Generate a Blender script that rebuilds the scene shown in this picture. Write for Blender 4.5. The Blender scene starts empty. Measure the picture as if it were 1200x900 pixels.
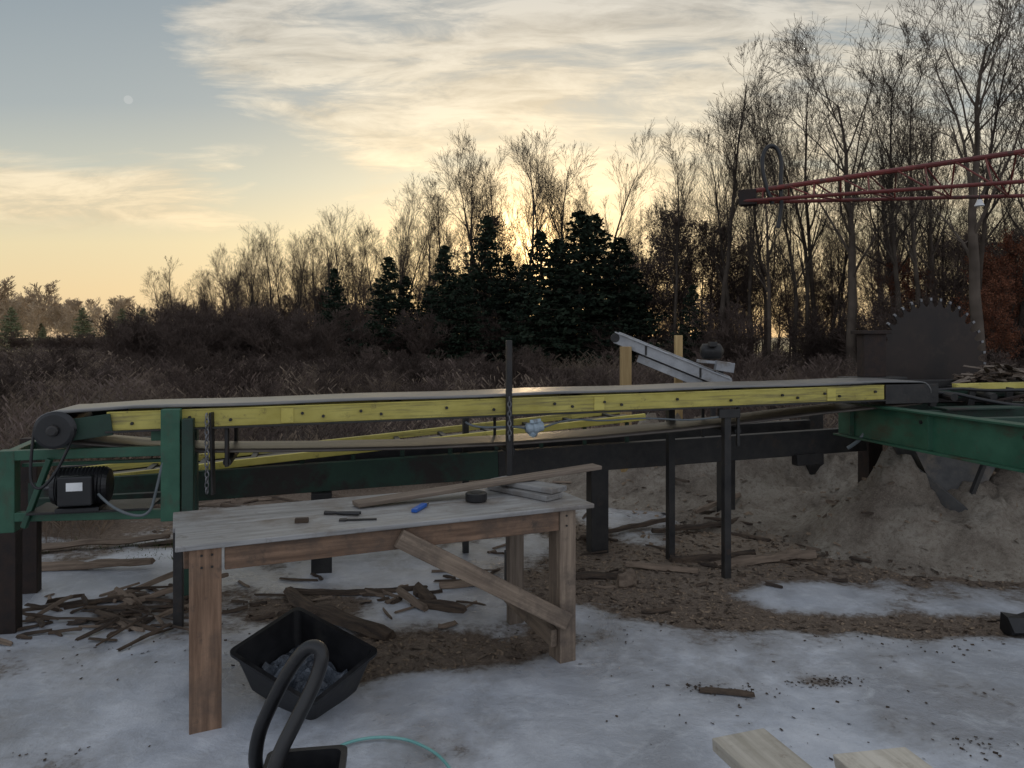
import bpy, math, random
import numpy as np
from mathutils import Vector, Matrix, noise
random.seed(7)
scene = bpy.context.scene
scene.view_settings.view_transform = 'Standard'
scene.view_settings.look = 'None'
scene.view_settings.exposure = 0
COL = scene.collection

# ---------------------------------------------------------------- helpers
def N(nt, typ, **kw):
    n = nt.nodes.new(typ)
    for k, v in kw.items():
        setattr(n, k, v)
    return n

def ramp(nt, fac, stops, interp='LINEAR'):
    r = nt.nodes.new('ShaderNodeValToRGB')
    r.color_ramp.interpolation = interp
    e = r.color_ramp.elements
    while len(e) < len(stops):
        e.new(0.5)
    for i, (p, c) in enumerate(stops):
        e[i].position = p
        e[i].color = (c[0], c[1], c[2], 1) if hasattr(c, '__len__') else (c, c, c, 1)
    nt.links.new(fac, r.inputs[0])
    return r.outputs[0]

def math_n(nt, op, a, b=None, c=None, clamp=False):
    n = nt.nodes.new('ShaderNodeMath'); n.operation = op; n.use_clamp = clamp
    for i, v in enumerate((a, b, c)):
        if v is None: continue
        if isinstance(v, (int, float)): n.inputs[i].default_value = v
        else: nt.links.new(v, n.inputs[i])
    return n.outputs[0]

def mixc(nt, fac, a, b, blend='MIX'):
    n = nt.nodes.new('ShaderNodeMix'); n.data_type = 'RGBA'; n.blend_type = blend
    ins = [n.inputs[0], n.inputs[6], n.inputs[7]]
    for s, v in zip(ins, (fac, a, b)):
        if isinstance(v, (int, float)): s.default_value = v
        elif isinstance(v, tuple): s.default_value = (v[0], v[1], v[2], 1)
        else: nt.links.new(v, s)
    return n.outputs[2]

def noise_n(nt, vec, scale, detail=6, rough=.6, dist=0):
    n = nt.nodes.new('ShaderNodeTexNoise')
    n.inputs['Scale'].default_value = scale
    n.inputs['Detail'].default_value = detail
    n.inputs['Roughness'].default_value = rough
    n.inputs['Distortion'].default_value = dist
    nt.links.new(vec, n.inputs['Vector'])
    return n.outputs[0]

def base_mat(name):
    m = bpy.data.materials.new(name); m.use_nodes = True
    nt = m.node_tree
    return m, nt, nt.nodes['Principled BSDF']

def make_mat(name, c1, c2, rough=.7, scale=4, stretch=(1, 1, 1), bump=.3, metal=0,
             lo=.35, hi=.65, c3=None, s3=2.0, lo3=.52, hi3=.62, bdist=.01, rv=.15, st3=(1, 1, 1), c4=None):
    m, nt, b = base_mat(name)
    tc = N(nt, 'ShaderNodeTexCoord'); oi = N(nt, 'ShaderNodeObjectInfo')
    off = math_n(nt, 'MULTIPLY', oi.outputs['Random'], 37.0)
    va = N(nt, 'ShaderNodeVectorMath', operation='ADD')
    nt.links.new(tc.outputs['Object'], va.inputs[0]); nt.links.new(off, va.inputs[1])
    mp = N(nt, 'ShaderNodeMapping'); mp.inputs['Scale'].default_value = stretch
    nt.links.new(va.outputs[0], mp.inputs['Vector'])
    n1 = noise_n(nt, mp.outputs[0], scale, 6, .65)
    col = ramp(nt, n1, [(lo, c1), (hi, c2)])
    if c3:
        mp3 = N(nt, 'ShaderNodeMapping'); mp3.inputs['Scale'].default_value = st3
        nt.links.new(va.outputs[0], mp3.inputs['Vector'])
        n3 = noise_n(nt, mp3.outputs[0], s3, 7, .7)
        f = ramp(nt, n3, [(lo3, 0.0), (hi3, 1.0)])
        col = mixc(nt, f, col, c3)
    if c4:
        n4 = noise_n(nt, va.outputs[0], 11, 6, .75)
        col = mixc(nt, ramp(nt, n4, [(.58, 0.0), (.72, .8)]), col, c4)
    hv = math_n(nt, 'MULTIPLY_ADD', oi.outputs['Random'], .35, .82)
    col = mixc(nt, 1.0, col, hv, 'MULTIPLY')
    nt.links.new(col, b.inputs['Base Color'])
    r = math_n(nt, 'MULTIPLY_ADD', n1, rv * 2, rough - rv)
    nt.links.new(r, b.inputs['Roughness'])
    b.inputs['Metallic'].default_value = metal
    if bump > 0:
        bp = N(nt, 'ShaderNodeBump'); bp.inputs['Strength'].default_value = bump
        bp.inputs['Distance'].default_value = bdist
        nf = noise_n(nt, mp.outputs[0], scale * 3, 6, .7)
        nt.links.new(nf, bp.inputs['Height']); nt.links.new(bp.outputs[0], b.inputs['Normal'])
    return m

def veg_mat(name, c1, c2, var=.5):
    m, nt, b = base_mat(name)
    tc = N(nt, 'ShaderNodeTexCoord'); oi = N(nt, 'ShaderNodeObjectInfo')
    n1 = noise_n(nt, tc.outputs['Object'], 1.3, 2, .6)
    col = ramp(nt, n1, [(.35, c1), (.65, c2)])
    hv = math_n(nt, 'MULTIPLY_ADD', oi.outputs['Random'], var, 1 - var / 2)
    nt.links.new(mixc(nt, 1.0, col, hv, 'MULTIPLY'), b.inputs['Base Color'])
    b.inputs['Roughness'].default_value = .9
    b.inputs['Specular IOR Level'].default_value = .15
    return m

M = {}
M['yellow'] = make_mat('yellow_paint', (.46, .38, .07), (.66, .57, .15), .5, 5, (.5, 1, 1), .15, c3=(.13, .105, .06), s3=4, lo3=.52, hi3=.70, st3=(.25, 2, 5), c4=(.09, .06, .04))
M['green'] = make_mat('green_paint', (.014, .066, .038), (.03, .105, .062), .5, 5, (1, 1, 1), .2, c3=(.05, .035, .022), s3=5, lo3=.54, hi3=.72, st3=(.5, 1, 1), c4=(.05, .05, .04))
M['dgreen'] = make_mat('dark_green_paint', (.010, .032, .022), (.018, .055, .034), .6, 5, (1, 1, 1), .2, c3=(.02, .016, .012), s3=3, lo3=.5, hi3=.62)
M['black'] = make_mat('black_steel', (.008, .008, .009), (.03, .027, .025), .55, 8, (1, 1, 1), .25, c3=(.05, .03, .02), s3=6, lo3=.58, hi3=.72)
M['rust'] = make_mat('rusty_steel', (.016, .011, .010), (.04, .024, .018), .75, 12, (1, 1, 1), .4, metal=.2)
M['blade'] = make_mat('saw_blade_steel', (.010, .007, .006), (.030, .020, .016), .7, 3, (1, 1, 1), .1, c3=(.045, .03, .022), s3=5, lo3=.55, hi3=.8)
M['rubber'] = make_mat('belt_rubber', (.12, .12, .12), (.24, .235, .23), .38, 2, (.6, 5, 1), .1, c3=(.30, .27, .24), s3=3, lo3=.5, hi3=.75)
M['rbelt'] = make_mat('return_belt_rubber', (.05, .042, .036), (.12, .10, .085), .42, 2, (.5, 5, 1), .1, c3=(.15, .125, .10), s3=2, lo3=.45, hi3=.7)
M['plastic'] = make_mat('black_plastic', (.008, .008, .009), (.014, .014, .016), .38, 10, (1, 1, 1), .1, c3=(.035, .033, .03), s3=4, lo3=.55, hi3=.75)
M['white'] = make_mat('label_white', (.6, .6, .6), (.75, .75, .74), .5, 10, (1, 1, 1), .05)
M['alu'] = make_mat('galvanised_metal', (.27, .28, .30), (.45, .46, .48), .45, 4, (1, 1, 1), .1, metal=.35, c3=(.2, .17, .14), s3=3, lo3=.55, hi3=.7)
M['woodg'] = make_mat('weathered_plywood', (.16, .155, .15), (.31, .305, .30), .5, 5, (.5, 7, 7), .35, c3=(.13, .105, .085), s3=2.6, lo3=.48, hi3=.68, bdist=.004, c4=(.10, .085, .07))
M['woodw'] = make_mat('warm_lumber', (.12, .068, .040), (.27, .165, .105), .7, 5, (.5, 9, 9), .5, c3=(.085, .06, .045), s3=3.5, lo3=.46, hi3=.66, bdist=.005, c4=(.06, .045, .035))
M['woodl'] = make_mat('leg_lumber', (.14, .10, .072), (.29, .22, .16), .7, 5, (.5, 9, 9), .5, c3=(.10, .075, .058), s3=4, lo3=.48, hi3=.68, bdist=.005, c4=(.07, .055, .045))
M['woodd'] = make_mat('old_board', (.10, .075, .055), (.23, .18, .14), .75, 5, (.5, 9, 9), .5, bdist=.005)
M['fresh'] = make_mat('fresh_lumber', (.42, .38, .31), (.60, .55, .47), .6, 4, (.5, 8, 8), .4, bdist=.004, c3=(.32, .28, .22), s3=5, lo3=.5, hi3=.75, c4=(.25, .2, .15))
M['post'] = make_mat('treated_post', (.34, .22, .09), (.47, .33, .15), .7, 4, (.5, 8, 8), .3)
M['bark'] = make_mat('bark_debris', (.028, .018, .013), (.11, .075, .05), .85, 8, (.6, 5, 5), .9, bdist=.01)
M['debrisl'] = make_mat('split_wood', (.12, .085, .06), (.25, .185, .135), .8, 6, (.6, 7, 7), .8, bdist=.008)
M['red'] = make_mat('red_oxide_paint', (.11, .017, .014), (.18, .032, .024), .5, 6, (1, 1, 1), .2, c3=(.06, .025, .018), s3=6)
M['blue'] = make_mat('blue_plastic', (.01, .09, .42), (.02, .13, .5), .4, 6)
M['grey'] = make_mat('grey_enamel', (.28, .36, .42), (.38, .46, .52), .45, 8, c3=(.15, .15, .15), s3=12)
M['teal'] = make_mat('teal_hose', (.13, .34, .32), (.20, .42, .39), .4, 6)
M['chainm'] = make_mat('chain_steel', (.12, .12, .125), (.25, .25, .26), .4, 20, metal=.7)
M['cable'] = make_mat('grey_cable', (.10, .12, .13), (.16, .18, .19), .5, 6)
M['treebark'] = veg_mat('tree_bark', (.052, .041, .033), (.10, .080, .064), .6)
M['treebark2'] = veg_mat('twig_bark', (.072, .053, .045), (.13, .096, .080), .7)
M['hazebark'] = veg_mat('far_bark_haze_tint', (.42, .32, .22), (.58, .45, .31))  # aerial haze painted into the bark colour: paler and yellower with distance
M['needle'] = veg_mat('spruce_needles', (.011, .019, .013), (.025, .037, .022))
M['hazeneedle'] = veg_mat('far_conifer', (.13, .15, .09), (.19, .20, .11))  # needle colour lightened to paint in the haze of distance
M['leaf'] = veg_mat('dead_oak_leaves', (.12, .046, .027), (.22, .09, .05))
M['leaf2'] = veg_mat('purple_brown_leaves', (.085, .060, .050), (.15, .105, .085))
M['weed'] = veg_mat('dry_weeds', (.105, .078, .060), (.22, .168, .125), .8)
M['weed2'] = veg_mat('goldenrod_stalks', (.085, .062, .053), (.15, .112, .094), .8)
M['grass'] = veg_mat('green_grass', (.05, .08, .02), (.11, .13, .05))
M['ash'] = make_mat('chips_mixed', (.07, .045, .03), (.34, .25, .17), .9, 40, (1, 1, 1), .0, lo=.3, hi=.7)
M['darkchip'] = make_mat('chips_dark', (.025, .017, .012), (.09, .06, .04), .9, 40, (1, 1, 1), .0)

def empty(name, loc=(0, 0, 0)):
    e = bpy.data.objects.new(name, None); e.location = loc
    e.empty_display_size = .2
    COL.objects.link(e); return e

def link(o, parent=None):
    COL.objects.link(o)
    if parent is not None:
        o.parent = parent
    return o

def pmesh(name, verts, faces, mat, parent=None, smooth=False, mw=None, bevel=0):
    me = bpy.data.meshes.new(name)
    me.from_pydata([tuple(v) for v in verts], [], faces)
    me.materials.append(mat)
    if smooth:
        me.polygons.foreach_set('use_smooth', [True] * len(me.polygons))
    me.update()
    o = bpy.data.objects.new(name, me)
    if mw is not None: o.matrix_world = mw
    link(o, parent)
    if bevel:
        b = o.modifiers.new('bevel', 'BEVEL'); b.width = bevel; b.segments = 2; b.limit_method = 'ANGLE'
    return o

def np_mesh(name, verts, quads, mat):
    me = bpy.data.meshes.new(name)
    quads = np.asarray(quads, dtype=np.int32)
    me.vertices.add(len(verts)); me.vertices.foreach_set('co', np.asarray(verts, dtype=np.float32).ravel())
    me.loops.add(quads.size); me.loops.foreach_set('vertex_index', quads.ravel())
    me.polygons.add(len(quads)); me.polygons.foreach_set('loop_start', np.arange(0, quads.size, 4, dtype=np.int32))
    for m in (mat if isinstance(mat, list) else [mat]): me.materials.append(m)
    me.update(calc_edges=True); me.validate()
    return me

BOXF = [(0, 3, 2, 1), (4, 5, 6, 7), (0, 1, 5, 4), (1, 2, 6, 5), (2, 3, 7, 6), (3, 0, 4, 7)]
def frame(p1, p2, roll=0):
    p1 = Vector(p1); p2 = Vector(p2); x = (p2 - p1).normalized()
    ref = Vector((0, 0, 1)) if abs(x.z) < .95 else Vector((0, 1, 0))
    y = ref.cross(x).normalized(); z = x.cross(y)
    m = Matrix((x, y, z)).transposed().to_4x4()
    m = m @ Matrix.Rotation(roll, 4, 'X')
    m.translation = (p1 + p2) / 2
    return m, (p2 - p1).length

def beam(name, p1, p2, w, h, mat, parent=None, roll=0, bevel=.004, jitter=0):
    m, L = frame(p1, p2, roll)
    vs = [(sx * L / 2, sy * w / 2, sz * h / 2) for sz in (-1, 1) for sx, sy in ((-1, -1), (1, -1), (1, 1), (-1, 1))]
    if jitter: vs = [(a + random.uniform(-jitter, jitter) * 3, b + random.uniform(-jitter, jitter), c + random.uniform(-jitter, jitter) * .5) for a, b, c in vs]
    return pmesh(name, vs, BOXF, mat, parent, mw=m, bevel=min(bevel, w / 5, h / 5))

def lathe(name, p1, p2, prof, mat, parent=None, n=24):
    m, L = frame(p1, p2)
    vs = []; fs = []
    for t, r in prof:
        for k in range(n):
            a = 2 * math.pi * k / n
            vs.append((L * (t - .5), r * math.cos(a), r * math.sin(a)))
    for i in range(len(prof) - 1):
        for k in range(n):
            fs.append((i * n + k, i * n + (k + 1) % n, (i + 1) * n + (k + 1) % n, (i + 1) * n + k))
    fs.append(tuple(range(n - 1, -1, -1))); fs.append(tuple((len(prof) - 1) * n + k for k in range(n)))
    return pmesh(name, vs, fs, mat, parent, mw=m)

def cyl(name, p1, p2, r, mat, parent=None, n=20):
    return lathe(name, p1, p2, [(0, r * .93), (.03, r), (.97, r), (1, r * .93)], mat, parent, n)

def tube(name, pts, r, mat, parent=None, cyclic=False, res=6):
    cu = bpy.data.curves.new(name, 'CURVE'); cu.dimensions = '3D'
    cu.bevel_depth = r; cu.bevel_resolution = 4; cu.resolution_u = res; cu.use_fill_caps = True
    sp = cu.splines.new('NURBS'); sp.points.add(len(pts) - 1)
    for p, q in zip(sp.points, pts): p.co = (q[0], q[1], q[2], 1)
    sp.use_endpoint_u = True; sp.order_u = 3; sp.use_cyclic_u = cyclic
    cu.materials.append(mat)
    o = bpy.data.objects.new(name, cu); return link(o, parent)

def chain(name, top, n, mat, parent=None, pitch=.03):
    P = empty(name) if parent is None else parent
    for i in range(n):
        c = Vector(top) - Vector((random.uniform(-.001, .001), 0, pitch * i))
        pts = []
        for k in range(12):
            a = 2 * math.pi * k / 12
            dx, dz = .010 * math.cos(a), .019 * math.sin(a)
            pts.append((c.x + (dx if i % 2 else dx * .25), c.y + (0 if i % 2 else dx * .95), c.z + dz))
        tube('link_%d' % i, pts, .0038, mat, P, cyclic=True, res=2)
    return P

# ---------------------------------------------------------------- world
w = bpy.data.worlds.new('World'); scene.world = w; w.use_nodes = True
nt = w.node_tree
bg = nt.nodes['Background']; bg.inputs['Strength'].default_value = .1
tc = N(nt, 'ShaderNodeTexCoord'); sx = N(nt, 'ShaderNodeSeparateXYZ')
nt.links.new(tc.outputs['Generated'], sx.inputs[0])
X, Y, Z = sx.outputs
ya = math_n(nt, 'MAXIMUM', math_n(nt, 'ABSOLUTE', Y), .22)
u = math_n(nt, 'DIVIDE', X, ya); v = math_n(nt, 'DIVIDE', Z, ya)
v2 = math_n(nt, 'MULTIPLY', v, 1.6, clamp=True)
grad = ramp(nt, v2, [(0.0, (.80, .58, .36)), (.10, (.85, .65, .38)), (.20, (.84, .70, .43)), (.33, (.62, .61, .49)), (.50, (.41, .45, .45)), (.72, (.32, .37, .40)), (1.0, (.30, .36, .42))])
back = ramp(nt, math_n(nt, 'MULTIPLY_ADD', Y, .5, .5), [(.30, 1.0), (.66, 0.0)])
backc = ramp(nt, Z, [(0, (.80, .81, .85)), (.4, (.70, .75, .85)), (1, (.46, .52, .62))])
du = math_n(nt, 'SUBTRACT', u, .025); dv = math_n(nt, 'SUBTRACT', v, .122)
d2 = math_n(nt, 'ADD', math_n(nt, 'MULTIPLY', math_n(nt, 'MULTIPLY', du, du), .5), math_n(nt, 'MULTIPLY', math_n(nt, 'MULTIPLY', dv, dv), 1.1))
g1 = math_n(nt, 'EXPONENT', math_n(nt, 'MULTIPLY', d2, -20.0))
g2 = math_n(nt, 'EXPONENT', math_n(nt, 'MULTIPLY', d2, -500.0))
cv = N(nt, 'ShaderNodeCombineXYZ'); nt.links.new(u, cv.inputs[0]); nt.links.new(v, cv.inputs[1])
mp = N(nt, 'ShaderNodeMapping'); mp.inputs['Rotation'].default_value = (0, 0, math.radians(14)); mp.inputs['Scale'].default_value = (1.5, 6.5, 1)
nt.links.new(cv.outputs[0], mp.inputs['Vector'])
cn = noise_n(nt, mp.outputs[0], 1.5, 8, .62, .7)
mp2 = N(nt, 'ShaderNodeMapping'); mp2.inputs['Rotation'].default_value = (0, 0, math.radians(24)); mp2.inputs['Scale'].default_value = (4, 20, 1)
nt.links.new(cv.outputs[0], mp2.inputs['Vector'])
cn2 = noise_n(nt, mp2.outputs[0], 1.6, 6, .65, .5)
cnn = math_n(nt, 'ADD', math_n(nt, 'MULTIPLY', cn, .65), math_n(nt, 'MULTIPLY', cn2, .35))
edge = math_n(nt, 'MULTIPLY_ADD', v, .91, u)
edge = math_n(nt, 'MULTIPLY_ADD', math_n(nt, 'SUBTRACT', cn, .5), .6, edge)
edge = math_n(nt, 'MULTIPLY_ADD', math_n(nt, 'SUBTRACT', cn2, .5), .25, edge)
m1 = ramp(nt, math_n(nt, 'ADD', edge, .5), [(.44, 0.0), (.56, 1.0)])
dens = ramp(nt, cnn, [(.40, .12), (.52, 1.0)])
m1 = math_n(nt, 'MULTIPLY', m1, dens)
bv = math_n(nt, 'ABSOLUTE', math_n(nt, 'SUBTRACT', v, .182))
bv = math_n(nt, 'MULTIPLY_ADD', math_n(nt, 'SUBTRACT', cn, .5), .20, bv)
m2 = ramp(nt, math_n(nt, 'MULTIPLY', bv, 5.0), [(.16, 1.0), (.32, 0.0)])
m2u = ramp(nt, math_n(nt, 'MULTIPLY_ADD', math_n(nt, 'SUBTRACT', cn2, .5), .3, math_n(nt, 'MULTIPLY', u, -1.0)), [(.36, 0.0), (.44, 1.0)])
m2 = math_n(nt, 'MULTIPLY', m2, m2u)
m2 = math_n(nt, 'MULTIPLY', m2, ramp(nt, cn2, [(.32, .3), (.50, 1.0)]))
cm = math_n(nt, 'MAXIMUM', m1, m2)
ccol = ramp(nt, v2, [(0.1, (.88, .66, .38)), (.30, (.95, .78, .52)), (.45, (.84, .75, .58)), (.72, (.68, .64, .56)), (1.0, (.57, .55, .51))])
shade = ramp(nt, cn2, [(.35, .70), (.62, 1.08)])
ccol = mixc(nt, 1.0, ccol, shade, 'MULTIPLY')
sky = mixc(nt, math_n(nt, 'MULTIPLY', cm, .95), grad, ccol)
glow = mixc(nt, 1.0, mixc(nt, g1, (0, 0, 0), (.32, .22, .085)), mixc(nt, g2, (0, 0, 0), (3.2, 2.0, .8)), 'ADD')
sky = mixc(nt, 1.0, sky, glow, 'ADD')
md = Vector((-.511, 1, .316)).normalized()
dp = N(nt, 'ShaderNodeVectorMath', operation='DOT_PRODUCT')
nt.links.new(tc.outputs['Generated'], dp.inputs[0]); dp.inputs[1].default_value = md
moon = math_n(nt, 'GREATER_THAN', dp.outputs['Value'], math.cos(math.radians(.27)))
sky = mixc(nt, math_n(nt, 'MULTIPLY', moon, .3), sky, (.72, .72, .70))
sky = mixc(nt, back, sky, backc)
nish = N(nt, 'ShaderNodeTexSky', sky_type='NISHITA')
nish.sun_disc = False; nish.sun_elevation = math.radians(7); nish.sun_rotation = math.radians(2)
tot = N(nt, 'ShaderNodeVectorMath', operation='MULTIPLY_ADD')
nt.links.new(sky, tot.inputs[0]); tot.inputs[1].default_value = (9.2, 9.2, 9.2)
ns = N(nt, 'ShaderNodeVectorMath', operation='SCALE'); nt.links.new(nish.outputs[0], ns.inputs[0]); ns.inputs['Scale'].default_value = .12
nt.links.new(ns.outputs[0], tot.inputs[2])
nt.links.new(tot.outputs[0], bg.inputs['Color'])

sl = bpy.data.lights.new('sun', 'SUN'); sl.energy = 1.1; sl.angle = math.radians(4); sl.color = (1, .72, .42)
so = bpy.data.objects.new('sun', sl); COL.objects.link(so)
sdir = Vector((-math.sin(math.radians(2)) * math.cos(math.radians(7)), -math.cos(math.radians(2)) * math.cos(math.radians(7)), -math.sin(math.radians(7))))
so.rotation_euler = sdir.to_track_quat('-Z', 'Y').to_euler(); so.location = (2, 60, 20)

# ---------------------------------------------------------------- camera
cam = bpy.data.cameras.new('camera'); co = bpy.data.objects.new('camera', cam); COL.objects.link(co)
co.location = (0, 0, 1.65); co.rotation_euler = (math.radians(90), 0, 0)
cam.lens = 26.4; cam.sensor_width = 36; cam.shift_y = -55 / 1200; cam.clip_end = 3000; cam.clip_start = .05
scene.camera = co

# ---------------------------------------------------------------- ground
def g(x, y, cx, cy, rx, ry):
    return math.exp(-(((x - cx) / rx) ** 2 + ((y - cy) / ry) ** 2))
def nz(x, y, s, o=0):
    return noise.noise(Vector((x * s + o, y * s - o, o * .37)))
def snowval(x, y):
    s = 1.0 if y < 4.2 else (1.0 - (y - 4.2) / .5 * .7 if y < 4.7 else .30 - max(0, y - 5.8) * .35)
    s -= 1.8 * g(x, y, -.42, 3.93, .60, .27)
    s -= 1.0 * g(x, y, -.85, 3.70, .33, .25)
    s -= 1.3 * g(x, y, .85, 5.1, .80, .70)
    s -= 1.1 * g(x, y, 2.7, 5.5, 1.4, .55)
    s -= 1.5 * g(x, y, 2.35, 4.28, .55, .17)
    s -= .8 * g(x, y, 1.5, 4.35, .5, .14)
    s -= .9 * g(x, y, -2.2, 4.4, .5, .40)
    s -= .6 * g(x, y, -1.2, 4.6, .5, .25)
    s += 1.0 * g(x, y, 1.80, 4.78, .50, .24)
    s += .9 * g(x, y, 2.75, 4.55, .25, .12)
    s += .8 * g(x, y, -.5, 5.2, .7, .9)
    s += .8 * g(x, y, -3.0, 4.9, .8, .6)
    s += .8 * g(x, y, -2.2, 5.3, .6, .4)
    s += .9 * g(x, y, .9, 6.9, .5, .3)
    s += .5 * g(x, y, -1.0, 7.2, 1.5, .5)
    s -= .55 * g(x, y, .9, 3.50, .28, .08) + .65 * g(x, y, 1.45, 3.58, .2, .07) + .4 * g(x, y, -2.6, 3.7, .5, .2) + .45 * g(x, y, .35, 4.1, .3, .15)
    s += .60 * nz(x, y, 1.3, 3) + .45 * nz(x, y, 3.4, 9)
    return max(-1.2, min(1.3, s))
def gh(x, y):
    if y > 14 or abs(x) > 9: return 0.012 * nz(x, y, .8)
    s = snowval(x, y)
    return .018 * nz(x, y, 1.1) + .012 * nz(x, y, 4.5, 5) * (1 if s < .2 else .45) + .012 * max(0, min(1, s * 2))
xs = np.concatenate([[-1500, -700, -300, -150, -80, -50, -32, -22, -15, -11, -8, -6.5, -5.5], np.arange(-4.8, 5.8, .055), [6.2, 7, 8.5, 11, 15, 22, 32, 50, 80, 150, 300, 700, 1500]])
ys = np.concatenate([[-300, -100, -40, -15, -5, -1, 0, .8, 1.4, 1.8], np.arange(2.1, 8.6, .055), [8.8, 9.2, 10, 11, 12.5, 14, 17, 21, 26, 33, 45, 65, 100, 160, 300, 700, 2500]])
nx, ny = len(xs), len(ys)
verts = []; sv = []; dv_ = []
for yy in ys:
    for xx in xs:
        verts.append((xx, yy, gh(xx, yy)))
        sv.append(snowval(xx, yy) if abs(xx) < 200 else -1)
        dv_.append(1.0 * g(xx, yy, 3.0, 6.6, 1.9, 1.3) + .8 * g(xx, yy, 1.6, 7.8, 1.8, 1.4) + .4 * g(xx, yy, .9, 5.2, 1.0, .7) + .42 * g(xx, yy, -.4, 3.95, .7, .35))
quads = [(j * nx + i, j * nx + i + 1, (j + 1) * nx + i + 1, (j + 1) * nx + i) for j in range(ny - 1) for i in range(nx - 1)]

gm, nt, b = base_mat('ground_ice_and_sawdust')
tc = N(nt, 'ShaderNodeTexCoord'); P = tc.outputs['Object']
a1 = N(nt, 'ShaderNodeAttribute', attribute_name='snow'); a2 = N(nt, 'ShaderNodeAttribute', attribute_name='dust')
n1 = noise_n(nt, P, 2.6, 9, .66, .3); n2 = noise_n(nt, P, 22, 6, .7); n3 = noise_n(nt, P, 90, 4, .7); n0 = noise_n(nt, P, 1.1, 5, .55, .6)
sm = math_n(nt, 'ADD', a1.outputs['Fac'], math_n(nt, 'MULTIPLY_ADD', n1, 1.8, -.90))
sm = math_n(nt, 'ADD', sm, math_n(nt, 'MULTIPLY_ADD', n2, 1.0, -.50))
smask = ramp(nt, sm, [(.06, 0.0), (.20, .55), (.42, 1.0)])
dirt = ramp(nt, n2, [(.3, (.075, .052, .038)), (.55, (.165, .12, .088)), (.72, (.27, .205, .15))])
dirt = mixc(nt, ramp(nt, n3, [(.45, 0.0), (.7, .7)]), dirt, (.30, .23, .17))
dust = ramp(nt, n2, [(.3, (.21, .16, .12)), (.7, (.38, .305, .235))])
dmask = ramp(nt, math_n(nt, 'ADD', a2.outputs['Fac'], math_n(nt, 'MULTIPLY_ADD', n1, .8, -.4)), [(.3, 0.0), (.7, 1.0)])
dirt = mixc(nt, dmask, dirt, dust)
spos = N(nt, 'ShaderNodeSeparateXYZ'); nt.links.new(P, spos.inputs[0])
farf = ramp(nt, math_n(nt, 'MULTIPLY', spos.outputs[1], .01), [(.085, 0.0), (.11, 1.0)])
farc = ramp(nt, math_n(nt, 'MULTIPLY', spos.outputs[1], .005), [(.05, (.095, .072, .056)), (.35, (.18, .135, .09)), (.45, (.55, .44, .22)), (.9, (.40, .33, .2))])
dirt = mixc(nt, farf, dirt, farc)
snow = ramp(nt, n1, [(.30, (.33, .35, .39)), (.46, (.46, .485, .535)), (.66, (.60, .62, .665))])
snow = mixc(nt, ramp(nt, n0, [(.38, .85), (.58, 0.0)]), snow, (.30, .31, .335))
n4 = noise_n(nt, P, 45, 3, .8)
snow = mixc(nt, ramp(nt, n4, [(.62, 0.0), (.74, .5)]), snow, (.24, .20, .17))
n5 = noise_n(nt, P, 7, 7, .75, .4)
snow = mixc(nt, ramp(nt, n5, [(.50, 0.0), (.68, .45)]), snow, (.66, .68, .71))
wet = ramp(nt, sm, [(.22, .9), (.50, .4), (.95, 0.0)])
snow = mixc(nt, wet, snow, (.24, .225, .215))
nosn = math_n(nt, 'SUBTRACT', 1.0, farf)
fm = math_n(nt, 'MULTIPLY', smask, nosn)
nt.links.new(mixc(nt, fm, dirt, snow), b.inputs['Base Color'])
rs = ramp(nt, n0, [(.38, .22), (.62, .60)])
nt.links.new(mixc(nt, fm, (.92, .92, .92), rs), b.inputs['Roughness'])
hgt = mixc(nt, fm, math_n(nt, 'ADD', math_n(nt, 'MULTIPLY', n2, 1.0), math_n(nt, 'MULTIPLY', n3, .6)), math_n(nt, 'ADD', math_n(nt, 'MULTIPLY', n1, .6), math_n(nt, 'ADD', math_n(nt, 'MULTIPLY', n5, .3), math_n(nt, 'MULTIPLY_ADD', n2, .15, .5))))
bp = N(nt, 'ShaderNodeBump'); bp.inputs['Strength'].default_value = .9; bp.inputs['Distance'].default_value = .03
nt.links.new(hgt, bp.inputs['Height']); nt.links.new(bp.outputs[0], b.inputs['Normal'])
me = np_mesh('ground', verts, quads, gm)
at = me.attributes.new('snow', 'FLOAT', 'POINT'); at.data.foreach_set('value', sv)
at = me.attributes.new('dust', 'FLOAT', 'POINT'); at.data.foreach_set('value', dv_)
me.polygons.foreach_set('use_smooth', [True] * len(me.polygons))
link(bpy.data.objects.new('ground', me))

# sawdust pile
dm, nt, b = base_mat('sawdust')
tc = N(nt, 'ShaderNodeTexCoord'); P = tc.outputs['Object']
n1 = noise_n(nt, P, 2.2, 8, .7); n2 = noise_n(nt, P, 30, 6, .75); n3 = noise_n(nt, P, 110, 3, .7)
c = ramp(nt, n1, [(.35, (.20, .16, .125)), (.5, (.36, .305, .245)), (.65, (.50, .44, .365))])
c = mixc(nt, ramp(nt, n2, [(.36, .6), (.52, 0.0)]), c, (.15, .11, .08))
c = mixc(nt, ramp(nt, n3, [(.5, 0.0), (.75, .6)]), c, (.54, .47, .39))
nt.links.new(c, b.inputs['Base Color']); b.inputs['Roughness'].default_value = .95
bp = N(nt, 'ShaderNodeBump'); bp.inputs['Strength'].default_value = 1; bp.inputs['Distance'].default_value = .04
nt.links.new(math_n(nt, 'ADD', n2, math_n(nt, 'MULTIPLY', n3, .5)), bp.inputs['Height']); nt.links.new(bp.outputs[0], b.inputs['Normal'])
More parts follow.
